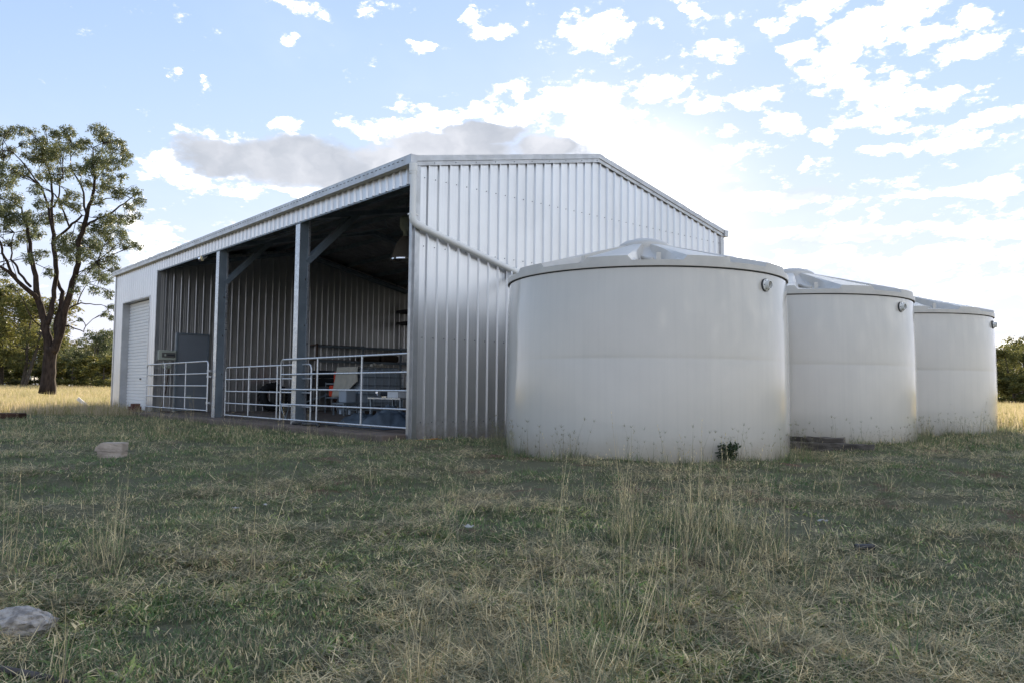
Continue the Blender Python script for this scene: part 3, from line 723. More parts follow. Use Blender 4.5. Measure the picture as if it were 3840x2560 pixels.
# IBC tote
ib = empty('bulk_container', (0, 0, 0), 'translucent bulk liquid container in a wire cage on its pallet', 'liquid container')
X0, X1, Y0, Y1 = -8.55, -7.5, 3.52, 4.72
MB().box(X0+.03, X1-.03, Y0+.03, Y1-.03, .20, 1.12).build('plastic_bottle', M['ibc'], ib, bevel=.07)
for k in range(7):
    y = Y0+(Y1-Y0)*k/6
    MB().tube([(X1, y, .16), (X1, y, 1.15)], .009, 6).build('cage_bar', M['galv'], ib)
for k in range(1, 6):
    x_ = X0+(X1-X0)*k/6
    MB().tube([(x_, Y0, .16), (x_, Y0, 1.15)], .009, 6).build('cage_bar', M['galv'], ib)
MB().tube([(X0, Y0, .12), (X0, Y0, 1.15)], .012, 6).build('cage_bar', M['galv'], ib)
for z in (.30, .50, .72, .92, 1.15):
    MB().tube([(X0, Y0-.004, z), (X1+.004, Y0-.004, z), (X1+.004, Y1, z), (X0, Y1, z), (X0, Y0, z)], .010, 6).build('cage_ring', M['galv'], ib)
MB().box(X0, X1, Y0, Y1, .10, .135).build('pallet_deck', M['galv'], ib)
for x_, y_ in ((X0, Y0), (X1-.12, Y0), (X0, Y1-.12), (X1-.12, Y1-.12), ((X0+X1)/2-.06, Y0), (X1-.12, (Y0+Y1)/2-.06)):
    MB().box(x_, x_+.12, y_, y_+.12, 0.001, .10).build('pallet_foot', M['ibc'], ib)
MB().lathe([(.05, 0), (.05, .08), (.03, .09), (.03, .14), (0, .14)], ((X0+X1)/2, Y0+.02, .24), (0, -1, 0), 12).build('outlet_valve', M['ibc'], ib)
# clear tub in front of the container
tag(MB().box(-7.86, -7.5, 3.12, 3.40, .30, .60).build('plastic_tub', M['ibc'], None, bevel=.03), 'grey plastic tub on the low stand beside the hanging cloth', 'tub')
tag(MB().box(-7.95, -7.38, 3.0, 3.43, .26, .295).box(-7.93, -7.90, 3.02, 3.05, .001, .26).box(-7.43, -7.40, 3.02, 3.05, .001, .26).box(-7.93, -7.90, 3.38, 3.41, .001, .26).box(-7.43, -7.40, 3.38, 3.41, .001, .26).build('low_stand', M['galv']), 'low steel stand in front of the bulk container', 'stand')
# cloth draped over the container corner
def drape():
    nx, nz = 16, 14; vs = []; fs = []
    for j in range(nz+1):
        for i in range(nx+1):
            a = i/nx; b = j/nz
            x = -8.60+1.04*a; zt_ = 1.17
            hang = (.66+.10*(1-a) - .30*max(0, a-.55)/.45)
            z = zt_-b*hang
            y = 3.47-.05*b-.035*math.sin(a*9+b*2)*b-.02*math.sin(a*23)*b
            x -= .10*b*(1-a)
            vs.append((x, y, z))
    for j in range(nz):
        for i in range(nx): q = j*(nx+1)+i; fs.append((q, q+1, q+nx+2, q+nx+1))
    n0 = len(vs)
    for i in range(nx+1):
        a = i/nx; vs.append((-8.60+1.04*a, 3.47, 1.172)); vs.append((-8.60+1.04*a, 3.80+.03*math.sin(a*7), 1.165))
    for i in range(nx): q = n0+2*i; fs.append((q, q+2, q+3, q+1))
    m = MB(); m.add(vs, fs); o = m.build('draped_cloth', M['cloth'], smooth=True); sol = o.modifiers.new('s', 'SOLIDIFY'); sol.thickness = .006
    tag(o, 'beige canvas cloth draped over the corner of the bulk container', 'cloth')
drape()
# rag on top of container
m = MB()
for k in range(6): m.lathe([(0, -.05), (.05+.01*(k % 3), -.02), (.06, .01), (.03, .045), (0, .05)], (-7.55-.02*k, 3.85+.085*k, 1.20+.02*math.sin(k*2)), (.2, .3, 1), 8)
tag(m.build('rag_bundle', M['cloth'], smooth=True), 'pale crumpled rag bundle on top of the bulk container', 'rag')
# red cans
for k, (c, lab) in enumerate((((-9.3, 3.95, .78), 'red fuel can, upper of two beside the cloth'), ((-9.45, 3.9, .42), 'red fuel can, lower of two beside the cloth'))):
    f = empty('fuel_can', c, lab, 'fuel can', 'red fuel cans')
    MB().box(-.17, .17, -.12, .12, 0, .30).build('can_body', M['red'], f, bevel=.04)
    MB().tube([(-.1, 0, .29), (-.1, 0, .345), (.08, 0, .345), (.08, 0, .29)], .018, 8).build('handle', M['red'], f)
    MB().tube([(.12, 0, .29), (.14, 0, .33)], .025, 8).build('can_cap', M['darkplastic'], f)
MBs = MB().box(-9.75, -9.05, 3.75, 4.15, .38, .415).box(-9.75, -9.05, 3.75, 4.15, .74, .775)
for a, b in ((-9.75, 3.75), (-9.07, 3.75), (-9.75, 4.13), (-9.07, 4.13)): MBs.box(a, a+.02, b, b+.02, .001, .8)
tag(MBs.build('steel_rack', M['galv']), 'small two-tier steel rack holding the red cans', 'rack')
# workbench with bench grinder
wb = empty('work_bench', (0, 0, 0), 'low steel work table partly hidden by the shed corner', 'work bench')
MB().box(-4.15, -3.0, 1.75, 2.35, .44, .47).build('bench_top', M['galvb'], wb)
for a, b in ((-4.1, 1.8), (-3.05, 1.8), (-4.1, 2.3), (-3.05, 2.3)): MB().box(a-.02, a+.02, b-.02, b+.02, .001, .44).build('leg', M['galv'], wb)
gr = empty('bench_grinder', (0, 0, 0), 'small bench grinder with chrome guards on the work table', 'grinder')
MB().lathe([(0, -.1), (.06, -.1), (.065, 0), (.06, .1), (0, .1)], (-3.85, 1.98, .56), (.7, .7, 0), 16).build('motor', M['darkplastic'], gr, smooth=True, angle=40)
MB().lathe([(0, -.02), (.075, -.02), (.075, .02), (0, .02)], (-3.97, 1.86, .56), (.7, .7, 0), 16).build('wheel_guard', M['chrome'], gr)
MB().lathe([(0, -.02), (.075, -.02), (.075, .02), (0, .02)], (-3.73, 2.10, .56), (.7, .7, 0), 16).build('wheel_guard', M['chrome'], gr)
MB().box(-3.93, -3.77, 1.93, 2.03, .471, .50).build('base', M['chrome'], gr)
tag(MB().box(-3.62, -3.25, 1.86, 2.1, .471, .60).build('tool_case', M['whitepost'], None, bevel=.01), 'white tool case on the work table beside the grinder', 'tool case')
# tarp heap
def heap():
    nx, ny = 46, 34; vs = []; fs = []; rnd = random.Random(3)
    for j in range(ny+1):
        for i in range(nx+1):
            a = i/nx*2-1; b = j/ny*2-1
            x = -2.35+1.15*a; y = .95+.62*b
            e = max(0, 1-(abs(a)**2.4+abs(b)**2.4))
            h = .25*e**.6*(.35+.65*smooth((a+.75)/1.1)) * (1+.0*b)
            w_ = .09*math.sin(a*7+b*4.0+1.2*math.sin(b*5))+.05*math.sin(a*15-b*9)+.03*math.sin(a*27+b*19)
            z = .006+h+w_*e**.5*(.3+.7*smooth((a+.9)/1.3))
            vs.append((x+.05*math.sin(b*8+a*3), y+.05*math.sin(a*11), max(.004+.008*rnd.random(), z)))
    for j in range(ny):
        for i in range(nx): q = j*(nx+1)+i; fs.append((q, q+1, q+nx+2, q+nx+1))
    m = MB(); m.add(vs, fs); o = m.build('crumpled_tarp', M['tarp'], smooth=True, angle=35)
    tag(o, 'crumpled blue-grey tarpaulin heaped on the slab behind the rightmost gate', 'tarpaulin')
heap()
tag(MB().tube([(-3.6, -.05, .02), (-3.3, .0, .05), (-3.1, -.1, .03), (-2.75, -.02, .04), (-2.5, -.12, .02)], .028, 7).tube([(-3.3, .02, .04), (-3.05, .1, .08), (-2.8, .05, .03)], .02, 6).build('black_strap_bundle', M['darkplastic'], smooth=True), 'black strap bundle on the slab edge left of the tarpaulin', 'straps')

# ------------------------------------------------------------------ things in the yard
def at(o, p): o.location = p
bk = empty('block_pair', tuple(gp(418, 1712)), rz=R_(49.2+1.5))
bk.name = 'concrete_block'
def chunky(w_, d_, h_, seed, chip):
    rnd = random.Random(seed); bm = bmesh.new(); bmesh.ops.create_cube(bm, size=1)
    bmesh.ops.scale(bm, vec=(w_, d_, h_), verts=bm.verts); bmesh.ops.subdivide_edges(bm, edges=bm.edges, cuts=4, use_grid_fill=True)
    for v in bm.verts:
        v.co += Vector((rnd.uniform(-1, 1), rnd.uniform(-1, 1), rnd.uniform(-1, 1)))*.0035
        if chip and v.co.x < -w_*.3 and v.co.z > 0: v.co.z -= (abs(v.co.x)-w_*.3)*.9
    me = bpy.data.meshes.new('block'); bm.to_mesh(me); bm.free(); me.materials.append(M['block']); return me
tag(bk, 'upper pale concrete block with a broken corner, lying on another in the grass', 'concrete block', 'pale concrete blocks in the grass')
ub = link('block_body', chunky(.27, .15, .085, 1, True), bk, (0, 0, .105))
b2 = empty('concrete_block', tuple(gp(418, 1712)), 'lower pale concrete block, half sunk in grass under the broken one', 'concrete block', 'pale concrete blocks in the grass', R_(50.2))
link('block_body', chunky(.245, .14, .075, 2, False), b2, (0.01, 0, .022))

def rockmesh(name, sc_, seed, m, strata=.1):
    bm = bmesh.new(); bmesh.ops.create_icosphere(bm, subdivisions=4, radius=1)
    from mathutils import noise
    for v in bm.verts:
        p = v.co.copy(); n = noise.noise(p*1.3+Vector((seed, 0, 0)))*.32+noise.noise(p*3.2+Vector((0, seed, 0)))*.13
        led = math.floor((p.z+.12*p.x+noise.noise(p*1.1)*.2)*5)/5
        v.co = p*(1+n); v.co.z = v.co.z*.72+led*.28
        v.co += v.co.normalized()*strata*abs(noise.noise(p*7))
        v.co = Vector((v.co.x*sc_[0], v.co.y*sc_[1], v.co.z*sc_[2]))
    me = bpy.data.meshes.new(name); bm.to_mesh(me); bm.free(); me.materials.append(m)
    me.polygons.foreach_set('use_smooth', [True]*len(me.polygons)); me.set_sharp_from_angle(angle=R_(24)); return me
rk = link('rock', rockmesh('rock', (.125, .08, .062), 4, M['rock'], .22), None, tuple(gp(62, 2372)+Vector((0, 0, .035))))
rk.rotation_euler.z = R_(50); tag(rk, 'layered pale grey rock in the grass at the left edge', 'rock')
pp = gp(3243, 2068)
tag(MB().tube([pp-LH*.055+FH*.004+Vector((0, 0, .028)), pp+LH*.055+Vector((0, 0, .03))], .0175, 16).build('black_pipe_piece', M['blackpipe'], smooth=True, angle=40), 'short piece of black pipe lying in the grass', 'pipe')
bp = [gp(-60, 2520), gp(60, 2540), gp(150, 2556), gp(260, 2578)]
tag(MB().tube([p+Vector((0, 0, .02)) for p in bp], [.016, .014, .013, .006], 8).build('fallen_branch', M['stick'], smooth=True), 'grey dead branch on the ground in the bottom left corner', 'branch')
# sleepers between the tanks
def sleeper(a, b, z, w_, h_, lab, seed):
    rnd = random.Random(seed); a, b = Vector(a), Vector(b); d = (b-a); Ls = d.length; me = None
    bm = bmesh.new(); bmesh.ops.create_cube(bm, size=1); bmesh.ops.scale(bm, vec=(Ls, w_, h_), verts=bm.verts)
    bmesh.ops.subdivide_edges(bm, edges=[e for e in bm.edges if abs((e.verts[0].co-e.verts[1].co).x) > .5], cuts=22)
    for v in bm.verts: v.co += Vector((0, rnd.uniform(-1, 1)*.010, rnd.uniform(-1, 1)*.009))
    me = bpy.data.meshes.new('sleeper'); bm.to_mesh(me); bm.free(); me.materials.append(M['sleeper'])
    o = link('timber_sleeper', me, None, tuple((a+b)/2+Vector((0, 0, z)))); o.rotation_euler = (0, 0, math.atan2(d.y, d.x))
    tag(o, lab, 'sleeper', 'old timber sleepers by the middle tank')
sleeper((3.2, 3.10, -.10), (4.75, 3.75, -.10), .045, .22, .10, 'lower grey timber sleeper, its end reaching farthest right', 1)
sleeper((2.9, 3.28, -.10), (4.35, 3.78, -.10), .125, .2, .065, 'dark timber sleeper stacked on top, against the middle tank', 2)
# white leaning post in the sunny field, trough and brick
q = gp(312, 1536)
tag(MB().beam(q+LH*.28+Vector((0, 0, -.02)), q-LH*.18+Vector((0, 0, .34)), .10, .035, tuple(FH)).build('leaning_board', M['whitepost']), 'white board leaning out of the sunlit grass left of the shed', 'board')
q = gp(20, 1572)
tr_ = MB(); tr_.beam(q-LH*.9+Vector((0, 0, .06)), q+LH*.36+Vector((0, 0, .06)), .30, .16)
tag(tr_.build('rusty_trough', M['rust'], bevel=.02), 'low rusty brown trough at the left edge of the shade', 'trough')
tag(MB().box(-12.42, -12.10, -.38, -.14, .001, .13).box(-12.36, -12.14, -.34, -.16, .13, .20).build('brick_stack', M['brick'], bevel=.01), 'dark red bricks stacked at the foot of the roller door', 'bricks')
tag(MB().tube([(.10, -.12, gz(.1, -.12)+.03), (.25, .0, gz(.25, 0)+.045), (.30, .25, gz(.3, .25)+.04), (.26, .45, gz(.26, .45)+.02)], .007, 6).build('orange_cord', M['orange'], smooth=True), 'thin orange cord at the foot of the shed corner', 'cord')
def scrap(u, v, r, lab, m='paper'):
    p = gp(u, v); bm = bmesh.new(); bmesh.ops.create_grid(bm, x_segments=5, y_segments=4, size=r)
    rnd = random.Random(u)
    for vv in bm.verts: vv.co.z = rnd.uniform(0, .5)*r; vv.co.y *= .6
    me = bpy.data.meshes.new('scrap'); bm.to_mesh(me); bm.free(); me.materials.append(M[m])
    o = link('litter_scrap', me, None, tuple(p+Vector((0, 0, .03)))); tag(o, lab, 'litter', 'pale scraps in the grass')
scrap(883, 1922, .026, 'white scrap in the grass in front of the gates'); scrap(995, 1908, .02, 'smaller pale scrap right of the white one')
scrap(3085, 1970, .032, 'pale scrap beside the bare red soil patch'); scrap(1755, 1993, .035, 'flat grey-white strip in the grass below the tank corner')

# ------------------------------------------------------------------ trees
def leaves(name, centers, n, parent, m, size=(.10, .03), seed=1, droop=.7, flat=.75):
    """centers: (x, y, z, r); n leaves as small diamonds"""
    rg = np.random.default_rng(seed); C = np.array(centers, float); wts = C[:, 3]**2; wts /= wts.sum()
    idx = rg.choice(len(C), n, p=wts); c = C[idx]
    # sub clumps inside every cluster, so that gaps stay open
    K = 26; sub = rg.normal(0, 1, (len(C), K, 3)); sub /= np.maximum(1, np.linalg.norm(sub, axis=2, keepdims=True)/1.25)
    sidx = rg.integers(0, K, n); so_ = sub[idx, sidx]
    P = c[:, :3]+so_*c[:, 3:4]*np.array([.72, .72, .72*flat])+rg.normal(0, 1, (n, 3))*c[:, 3:4]*.17
    d = rg.normal(0, 1, (n, 3)); d[:, 2] = d[:, 2]*.5-droop; d /= np.linalg.norm(d, axis=1, keepdims=True)
    q = rg.normal(0, 1, (n, 3)); s = np.cross(d, q); s /= np.linalg.norm(s, axis=1, keepdims=True)
    k = rg.uniform(.6, 1.3, (n, 1)); L_ = size[0]*k; W_ = size[1]*k
    V = np.stack([P, P+d*L_*.45+s*W_*.5, P+d*L_, P+d*L_*.45-s*W_*.5], 1).reshape(-1, 3)
    me = bpy.data.meshes.new(name); me.vertices.add(len(V)); me.vertices.foreach_set('co', V.ravel())
    me.loops.add(4*n); me.loops.foreach_set('vertex_index', np.arange(4*n)); me.polygons.add(n)
    me.polygons.foreach_set('loop_start', np.arange(0, 4*n, 4)); me.polygons.foreach_set('loop_total', np.full(n, 4))
    me.materials.append(m); me.update(calc_edges=True); me.validate()
    return link(name, me, parent)
def big_tree():
    DT = 35.0
    bx = gp(172, 1466)
    base_pt = CAM+FW*DT
    def W(zx, zy, dd=0.0):
        u = .676*zx; v = 440+.676*zy
        d = FW+RT*((u-1920)/2945.7)-UP*((v-1280)/2945.7)
        return CAM+d*(DT+dd)
    t = empty('gum_tree', tuple(W(262, 1510)), 'tall dark-trunked gum tree with forked trunk standing alone at the left', 'tree')
    o0 = t.location
    limbs = [
     [(262, 1530, .36), (266, 1450, .29), (272, 1380, .27), (280, 1310, .26), (285, 1270, .25)],
     [(278, 1320, .22), (268, 1230, .19), (252, 1160, .165), (236, 1100, .15), (222, 1040, .14), (208, 990, .13), (200, 920, .115), (186, 840, .10), (168, 750, .085), (155, 650, .07), (140, 580, .05), (120, 500, .03)],
     [(214, 1015, .12), (190, 985, .11), (150, 955, .10), (115, 925, .09), (85, 895, .08), (50, 860, .07), (0, 828, .055), (-60, 800, .04), (-120, 760, .03)],
     [(90, 900, .075), (62, 860, .065), (40, 800, .06), (12, 755, .055), (5, 700, .05), (-25, 640, .04), (-60, 560, .03)],
     [(170, 940, .06), (130, 890, .055), (95, 830, .05), (60, 790, .045), (62, 720, .03), (80, 640, .02)],
     [(262, 1150, .13), (285, 1080, .11), (300, 1000, .10), (304, 930, .10), (314, 860, .10), (308, 780, .10), (296, 700, .095), (292, 620, .08), (286, 530, .065), (292, 440, .055), (285, 360, .045), (265, 280, .035), (250, 190, .02)],
     [(294, 640, .07), (275, 560, .06), (262, 480, .055), (238, 410, .05), (190, 355, .045), (140, 325, .04), (90, 300, .03), (20, 275, .02)],
     [(236, 405, .04), (190, 340, .035), (140, 270, .03), (95, 220, .025), (50, 185, .02), (20, 130, .012)],
     [(285, 1310, .20), (315, 1250, .17), (340, 1180, .16), (352, 1100, .15), (372, 1030, .14), (395, 950, .125), (418, 880, .12), (436, 810, .11), (440, 745, .105), (436, 690, .10), (458, 640, .095), (476, 570, .09), (488, 510, .08), (508, 465, .07), (522, 400, .06), (526, 330, .05), (518, 250, .035), (515, 170, .02)],
     [(318, 1250, .13), (312, 1180, .12), (322, 1110, .12), (340, 1040, .11), (348, 970, .09), (325, 925, .07), (318, 880, .05)],
     [(470, 610, .055), (500, 585, .055), (545, 562, .05), (600, 540, .045), (640, 515, .04), (690, 480, .032), (740, 440, .022), (770, 400, .012)],
     [(500, 490, .03), (560, 465, .026), (620, 450, .02), (680, 430, .012)],
     [(300, 690, .06), (340, 650, .06), (385, 612, .055), (420, 580, .05), (455, 545, .04)],
     [(385, 610, .045), (360, 540, .04), (335, 480, .035), (305, 430, .03)],
     [(478, 530, .055), (466, 470, .05), (464, 420, .045), (440, 360, .04), (400, 300, .03), (392, 220, .02), (385, 120, .012)],
     [(520, 360, .03), (560, 310, .028), (600, 260, .022), (650, 210, .012)], [(524, 300, .03), (560, 220, .025), (570, 140, .015)],
     [(295, 500, .035), (330, 420, .03), (350, 320, .022), (340, 200, .012)],
     [(372, 1075, .04), (410, 1045, .035), (450, 1030, .03), (500, 1035, .022), (560, 1040, .018), (600, 1055, .010)],
     [(430, 1035, .03), (450, 980, .022), (490, 920, .015), (530, 870, .010)],
     [(362, 1158, .035), (395, 1162, .03), (430, 1176, .026), (465, 1190, .022), (476, 1158, .016)],
     [(240, 1170, .035), (200, 1140, .03), (168, 1100, .026), (150, 1060, .022), (120, 1000, .018), (90, 960, .010)],
     [(200, 880, .035), (170, 800, .03), (150, 700, .022)], [(440, 760, .03), (500, 720, .026), (560, 690, .018)], [(420, 870, .03), (480, 840, .02), (540, 800, .012)]]
    rnd = random.Random(5); tips = []; m = MB()
    for li, lb in enumerate(limbs):
        dep = rnd.uniform(-2.2, 2.2) if li > 1 else 0
        pts = []; rs = []
        for i, (a, b, r) in enumerate(lb):
            k = i/(len(lb)-1)
            pts.append(W(a, b, dep*k)-o0); rs.append(r)
            if i >= len(lb)//2 and r < .07: tips.append(W(a, b, dep*k)-o0)
        # slight wobble between the points
        P2 = [pts[0]]; R2 = [rs[0]]
        for i in range(1, len(pts)):
            mid = (pts[i-1]+pts[i])/2; ln = (pts[i]-pts[i-1]).length
            P2 += [mid+Vector((rnd.uniform(-1, 1), rnd.uniform(-1, 1), rnd.uniform(-1, 1)))*ln*.07, pts[i]]; R2 += [(rs[i-1]+rs[i])/2, rs[i]]
        m.tube(P2, R2, 10 if rs[0] > .1 else 6)
    tk_ = m.build('trunk', M['bark'], t, smooth=True)
    cl = [(30, 80, 45), (100, 70, 34), (200, 115, 50), (250, 160, 60), (330, 120, 50), (385, 80, 40), (540, 75, 45), (585, 120, 48), (645, 170, 50), (695, 205, 36), (180, 220, 50), (260, 240, 60), (330, 200, 60), (425, 170, 48),
      (470, 150, 36), (560, 220, 50), (615, 255, 48), (500, 290, 50), (530, 265, 36), (430, 290, 42), (350, 310, 42), (40, 300, 56), (30, 360, 56), (120, 300, 46), (620, 380, 48), (665, 425, 36), (750, 410, 32), (775, 470, 32),
      (765, 545, 24), (705, 560, 44), (650, 575, 50), (590, 560, 42), (580, 620, 46), (650, 660, 56), (705, 700, 36), (765, 710, 28), (570, 710, 56), (500, 700, 56), (410, 680, 56), (360, 700, 52), (380, 760, 54), (460, 760, 44),
      (560, 800, 50), (620, 790, 38), (640, 850, 32), (590, 900, 40), (550, 870, 34), (510, 840, 32), (600, 980, 30), (60, 460, 56), (20, 520, 60), (100, 560, 60), (180, 560, 56), (60, 600, 44), (140, 660, 44), (200, 640, 44),
      (230, 760, 34), (160, 780, 34), (260, 560, 44), (230, 480, 38), (340, 480, 34), (400, 430, 40), (420, 500, 32), (340, 560, 32), (270, 860, 28), (60, 700, 36), (20, 860, 26), (460, 900, 32), (420, 960, 28), (530, 960, 28),
      (620, 1050, 24), (580, 1090, 20), (625, 1110, 20), (300, 340, 34), (200, 400, 34), (480, 370, 34), (560, 400, 34), (20, 200, 34), (240, 320, 40), (500, 240, 30), (590, 330, 34), (680, 330, 24), (100, 960, 22), (60, 940, 26), (440, 1120, 12),
      (700, 250, 26), (660, 130, 22), (300, 80, 22), (150, 70, 24), (540, 460, 30), (470, 620, 34), (540, 620, 36), (720, 500, 30), (60, 180, 26), (140, 150, 26), (250, 60, 20)]
    for _ in range(46):
        cl.append((rnd.uniform(-330, -20), rnd.uniform(130, 900), rnd.uniform(30, 58)))
    cen = []
    for a, b, r in cl:
        p = W(a, b, rnd.uniform(-2.2, 2.2))-o0; cen.append((p.x, p.y, p.z, r*.676/2945.7*DT*1.06))
    tw = MB()
    for c in cen:      # twigs reach every leaf cluster from the closest limb point
        c_ = Vector(c[:3])
        if not tips: break
        b = min(tips, key=lambda q: (q-c_).length)
        mid = (b+c_)/2+Vector((rnd.uniform(-1, 1), rnd.uniform(-1, 1), rnd.uniform(-.3, .6)))*.2
        tw.tube([b, mid, c_], [.022, .016, .008], 4, cap=False)
        for _ in range(3):
            e = c_+Vector((rnd.uniform(-1, 1), rnd.uniform(-1, 1), rnd.uniform(-.3, 1)))*c[3]
            tw.tube([mid, (mid+e)/2+Vector((0, 0, .06)), e], [.012, .009, .004], 3, cap=False)
    tag(tw.build('twigs', M['bark'], t, smooth=True), 'hundreds of fine twigs inside the crown', kind='stuff')
    leaves('crown', cen, 88000, t, M['leaf'], (.115, .036), 3)
big_tree()

def bg_tree_mesh(seed, H=8.0, spread=2.6, nl=9000, m='leaf2', lsize=(.26, .10), lowcrown=.25):
    rnd = random.Random(seed); t = MB(); cen = []
    stems = rnd.choice((1, 2, 3))
    for s_ in range(stems):
        lean = Vector((rnd.uniform(-.16, .16), rnd.uniform(-.16, .16), 1)); p = Vector((rnd.uniform(-.2, .2), rnd.uniform(-.2, .2), -.2)); pts = [p]; r = [H*.018]
        for k in range(6):
            p = p+lean*H*.14+Vector((rnd.uniform(-1, 1), rnd.uniform(-1, 1), 0))*H*.02; pts.append(p); r.append(H*.018*(1-k/7.5))
            if k >= 1:
                for _ in range(3):
                    an = rnd.uniform(0, 6.28); ln = spread*rnd.uniform(.45, 1.0)*(1-.35*abs(k-3)/3)
                    e = p+Vector((math.cos(an)*ln, math.sin(an)*ln, rnd.uniform(.0, .9)*ln*.7))
                    t.tube([p, (p+e)/2+Vector((0, 0, .12*ln)), e], [r[-1]*.5, r[-1]*.3, .012], 4, cap=False)
                    if e.z > H*lowcrown: cen.append((e.x, e.y, e.z, H*rnd.uniform(.07, .12)))
        t.tube(pts, r, 6); cen.append((p.x, p.y, p.z, H*.1))
    tm = t.mesh('trunk', M['bark2'], True)
    o = leaves('crown', cen, nl, None, M[m], lsize, seed, .3, .8); cm = o.data; bpy.data.objects.remove(o)
    return tm, cm
kinds = [bg_tree_mesh(11), bg_tree_mesh(12, 9, 3.0, 10000), bg_tree_mesh(13, 7, 2.4, 8000, 'leaf'), bg_tree_mesh(14, 8.5, 2.2, 8000), bg_tree_mesh(15, 4, 1.8, 5000, 'leaf2', lowcrown=.02)]
def bgtree(u, s, k, scale, label, rz=None, wide=1.0):
    d = FW+RT*((u-1920)/2945.7)*(1.0); dh = Vector((d.x, d.y, 0)); f = dh.dot(FH); dh /= f
    x, y = CAM.x+dh.x*s, CAM.y+dh.y*s
    t = empty('bush_tree' if k == 4 else 'background_tree', (x, y, gz(x, y)-.15), label, 'bush' if k == 4 else 'tree', 'trees along the far field edge', rz if rz is not None else random.uniform(0, 6))
    t.scale = (scale*wide, scale*wide, scale)
    link('trunk', kinds[k][0], t); link('crown', kinds[k][1], t)
    return t
LT = 'leafy background tree at the far edge of the left field'
bgl = [(10, 72, 1, 1.15, 'yellow-green leafy tree at the left edge behind the gum tree'), (90, 68, 0, 1.15, 'leafy tree just left of the dark gum trunk'), (-90, 70, 3, 1.2, None), (150, 85, 2, 1.05, None),
       (225, 92, 0, .85, None), (290, 88, 2, .68, 'thin-crowned tree right of the gum trunk'), (345, 75, 2, .85, 'slender open tree close to the shed end, sky showing through it'), (395, 84, 3, .78, 'dark tree touching the shed end'), (450, 86, 1, .75, None), (50, 95, 2, 1.0, None), (180, 110, 1, 1.0, None), (320, 115, 3, .8, None), (-200, 80, 0, 1.2, None), (-320, 76, 1, 1.1, None), (-460, 80, 3, 1.2, None), (250, 118, 3, .9, None), (410, 110, 0, .8, None), (520, 100, 2, .9, None),(120,100,3,1.1,None),(0,105,0,1.2,None)]
for u, s, k, sc_, lab in bgl: bgtree(u, s, k, sc_, lab or (LT if u < 160 else 'leafy background tree between the gum trunk and the shed'))
for u, s, sc_, lab in ((250, 70, .62, 'round bright bush right of the gum trunk'), (388, 66, .60, 'low bright green bush close to the shed end'), (130, 76, .6, None), (40, 74, .55, None), (300, 78, .5, None), (200, 80, .62, None), (-60, 74, .7, None), (430, 78, .6, None), (340, 84, .6, None), (90, 82, .6, None), (-150, 80, .8, None), (165, 90, .7, None), (270, 96, .7, None), (10, 88, .8, None), (370, 98, .8, None)):
    bgtree(u, s, 4, sc_*1.25, lab or ('low scrubby bush in the tree line left of the gum trunk' if u < 160 else 'low scrubby bush between the gum trunk and the shed'), None, 1.5)
LRt = 'dense tree at the far edge of the right field'
for u, s, k, sc_, lab in ((3770, 66, 0, .72, 'dense dark green tree beside the farthest tank'), (3835, 72, 1, .62, 'tree at the right picture edge behind the dry grass'), (3700, 84, 1, .70, None), (3810, 90, 3, .95, 'taller wispy tree rising behind the dense ones at the right'), (3880, 76, 0, .8, None), (3950, 72, 3, .75, None), (4050, 80, 1, .8, None), (4180, 76, 0, .75, None), (3740, 100, 2, .9, None), (4300, 80, 1, .8, None), (4450, 84, 3, .75, None), (4620, 80, 0, .8, None), (4800, 86, 1, .85, None)):
    bgtree(u, s, k, sc_, lab or LRt)
for u, s, sc_ in ((3760, 64, .7), (3825, 66, .75), (3790, 74, .9), (3870, 68, .8), (3930, 66, .8), (3720, 76, .9)):
    bgtree(u, s, 4, sc_, 'low bush at the foot of the trees right of the tanks', None, 1.5)
# white vehicle or shed roof glimpsed through the trees
hs_ = empty('distant_shed', tuple(gp(18, 1446)), 'pale roofed shed glimpsed through the trees at the left edge', 'shed')
p = CAM+FH*98+LH*(-63); hs_.location = (p.x, p.y, gz(p.x, p.y)); hs_.rotation_euler.z = R_(49)
MB().box(-6, 5, -3, 3, 0, 2.6).build('wall', M['trim'], hs_)
MB().add([(-6.3, -3.3, 2.6), (5.3, -3.3, 2.6), (5.3, 0, 3.9), (-6.3, 0, 3.9), (5.3, 3.3, 2.6), (-6.3, 3.3, 2.6)], [(0, 1, 2, 3), (3, 2, 4, 5), (1, 4, 2), (0, 3, 5)]).build('roof', M['whitepost'], hs_)

# ------------------------------------------------------------------ weed at the tank foot
wp = gp(2690, 1722)-FH*.50; wp.z = gz(wp.x, wp.y)-.03
wd = empty('weed', tuple(wp), 'small dark leafy weed growing at the foot of the nearest tank', 'weed')
rnd = random.Random(9); cen = []; m = MB()
for k in range(9):
    e = Vector((rnd.uniform(-.12, .12), rnd.uniform(-.10, .10), rnd.uniform(.12, .30))); m.tube([(0, 0, 0), e*.5+Vector((0, 0, .03)), e], [.006, .004, .002], 4); cen.append((e.x, e.y, e.z-.02, .055)); cen.append((e.x*.6, e.y*.6, e.z*.5, .05))
wd.scale = (.85, .85, .85); m.build('stem', M['weed'], wd); leaves('foliage', cen, 900, wd, M['weed'], (.035, .018), 4, -.2)

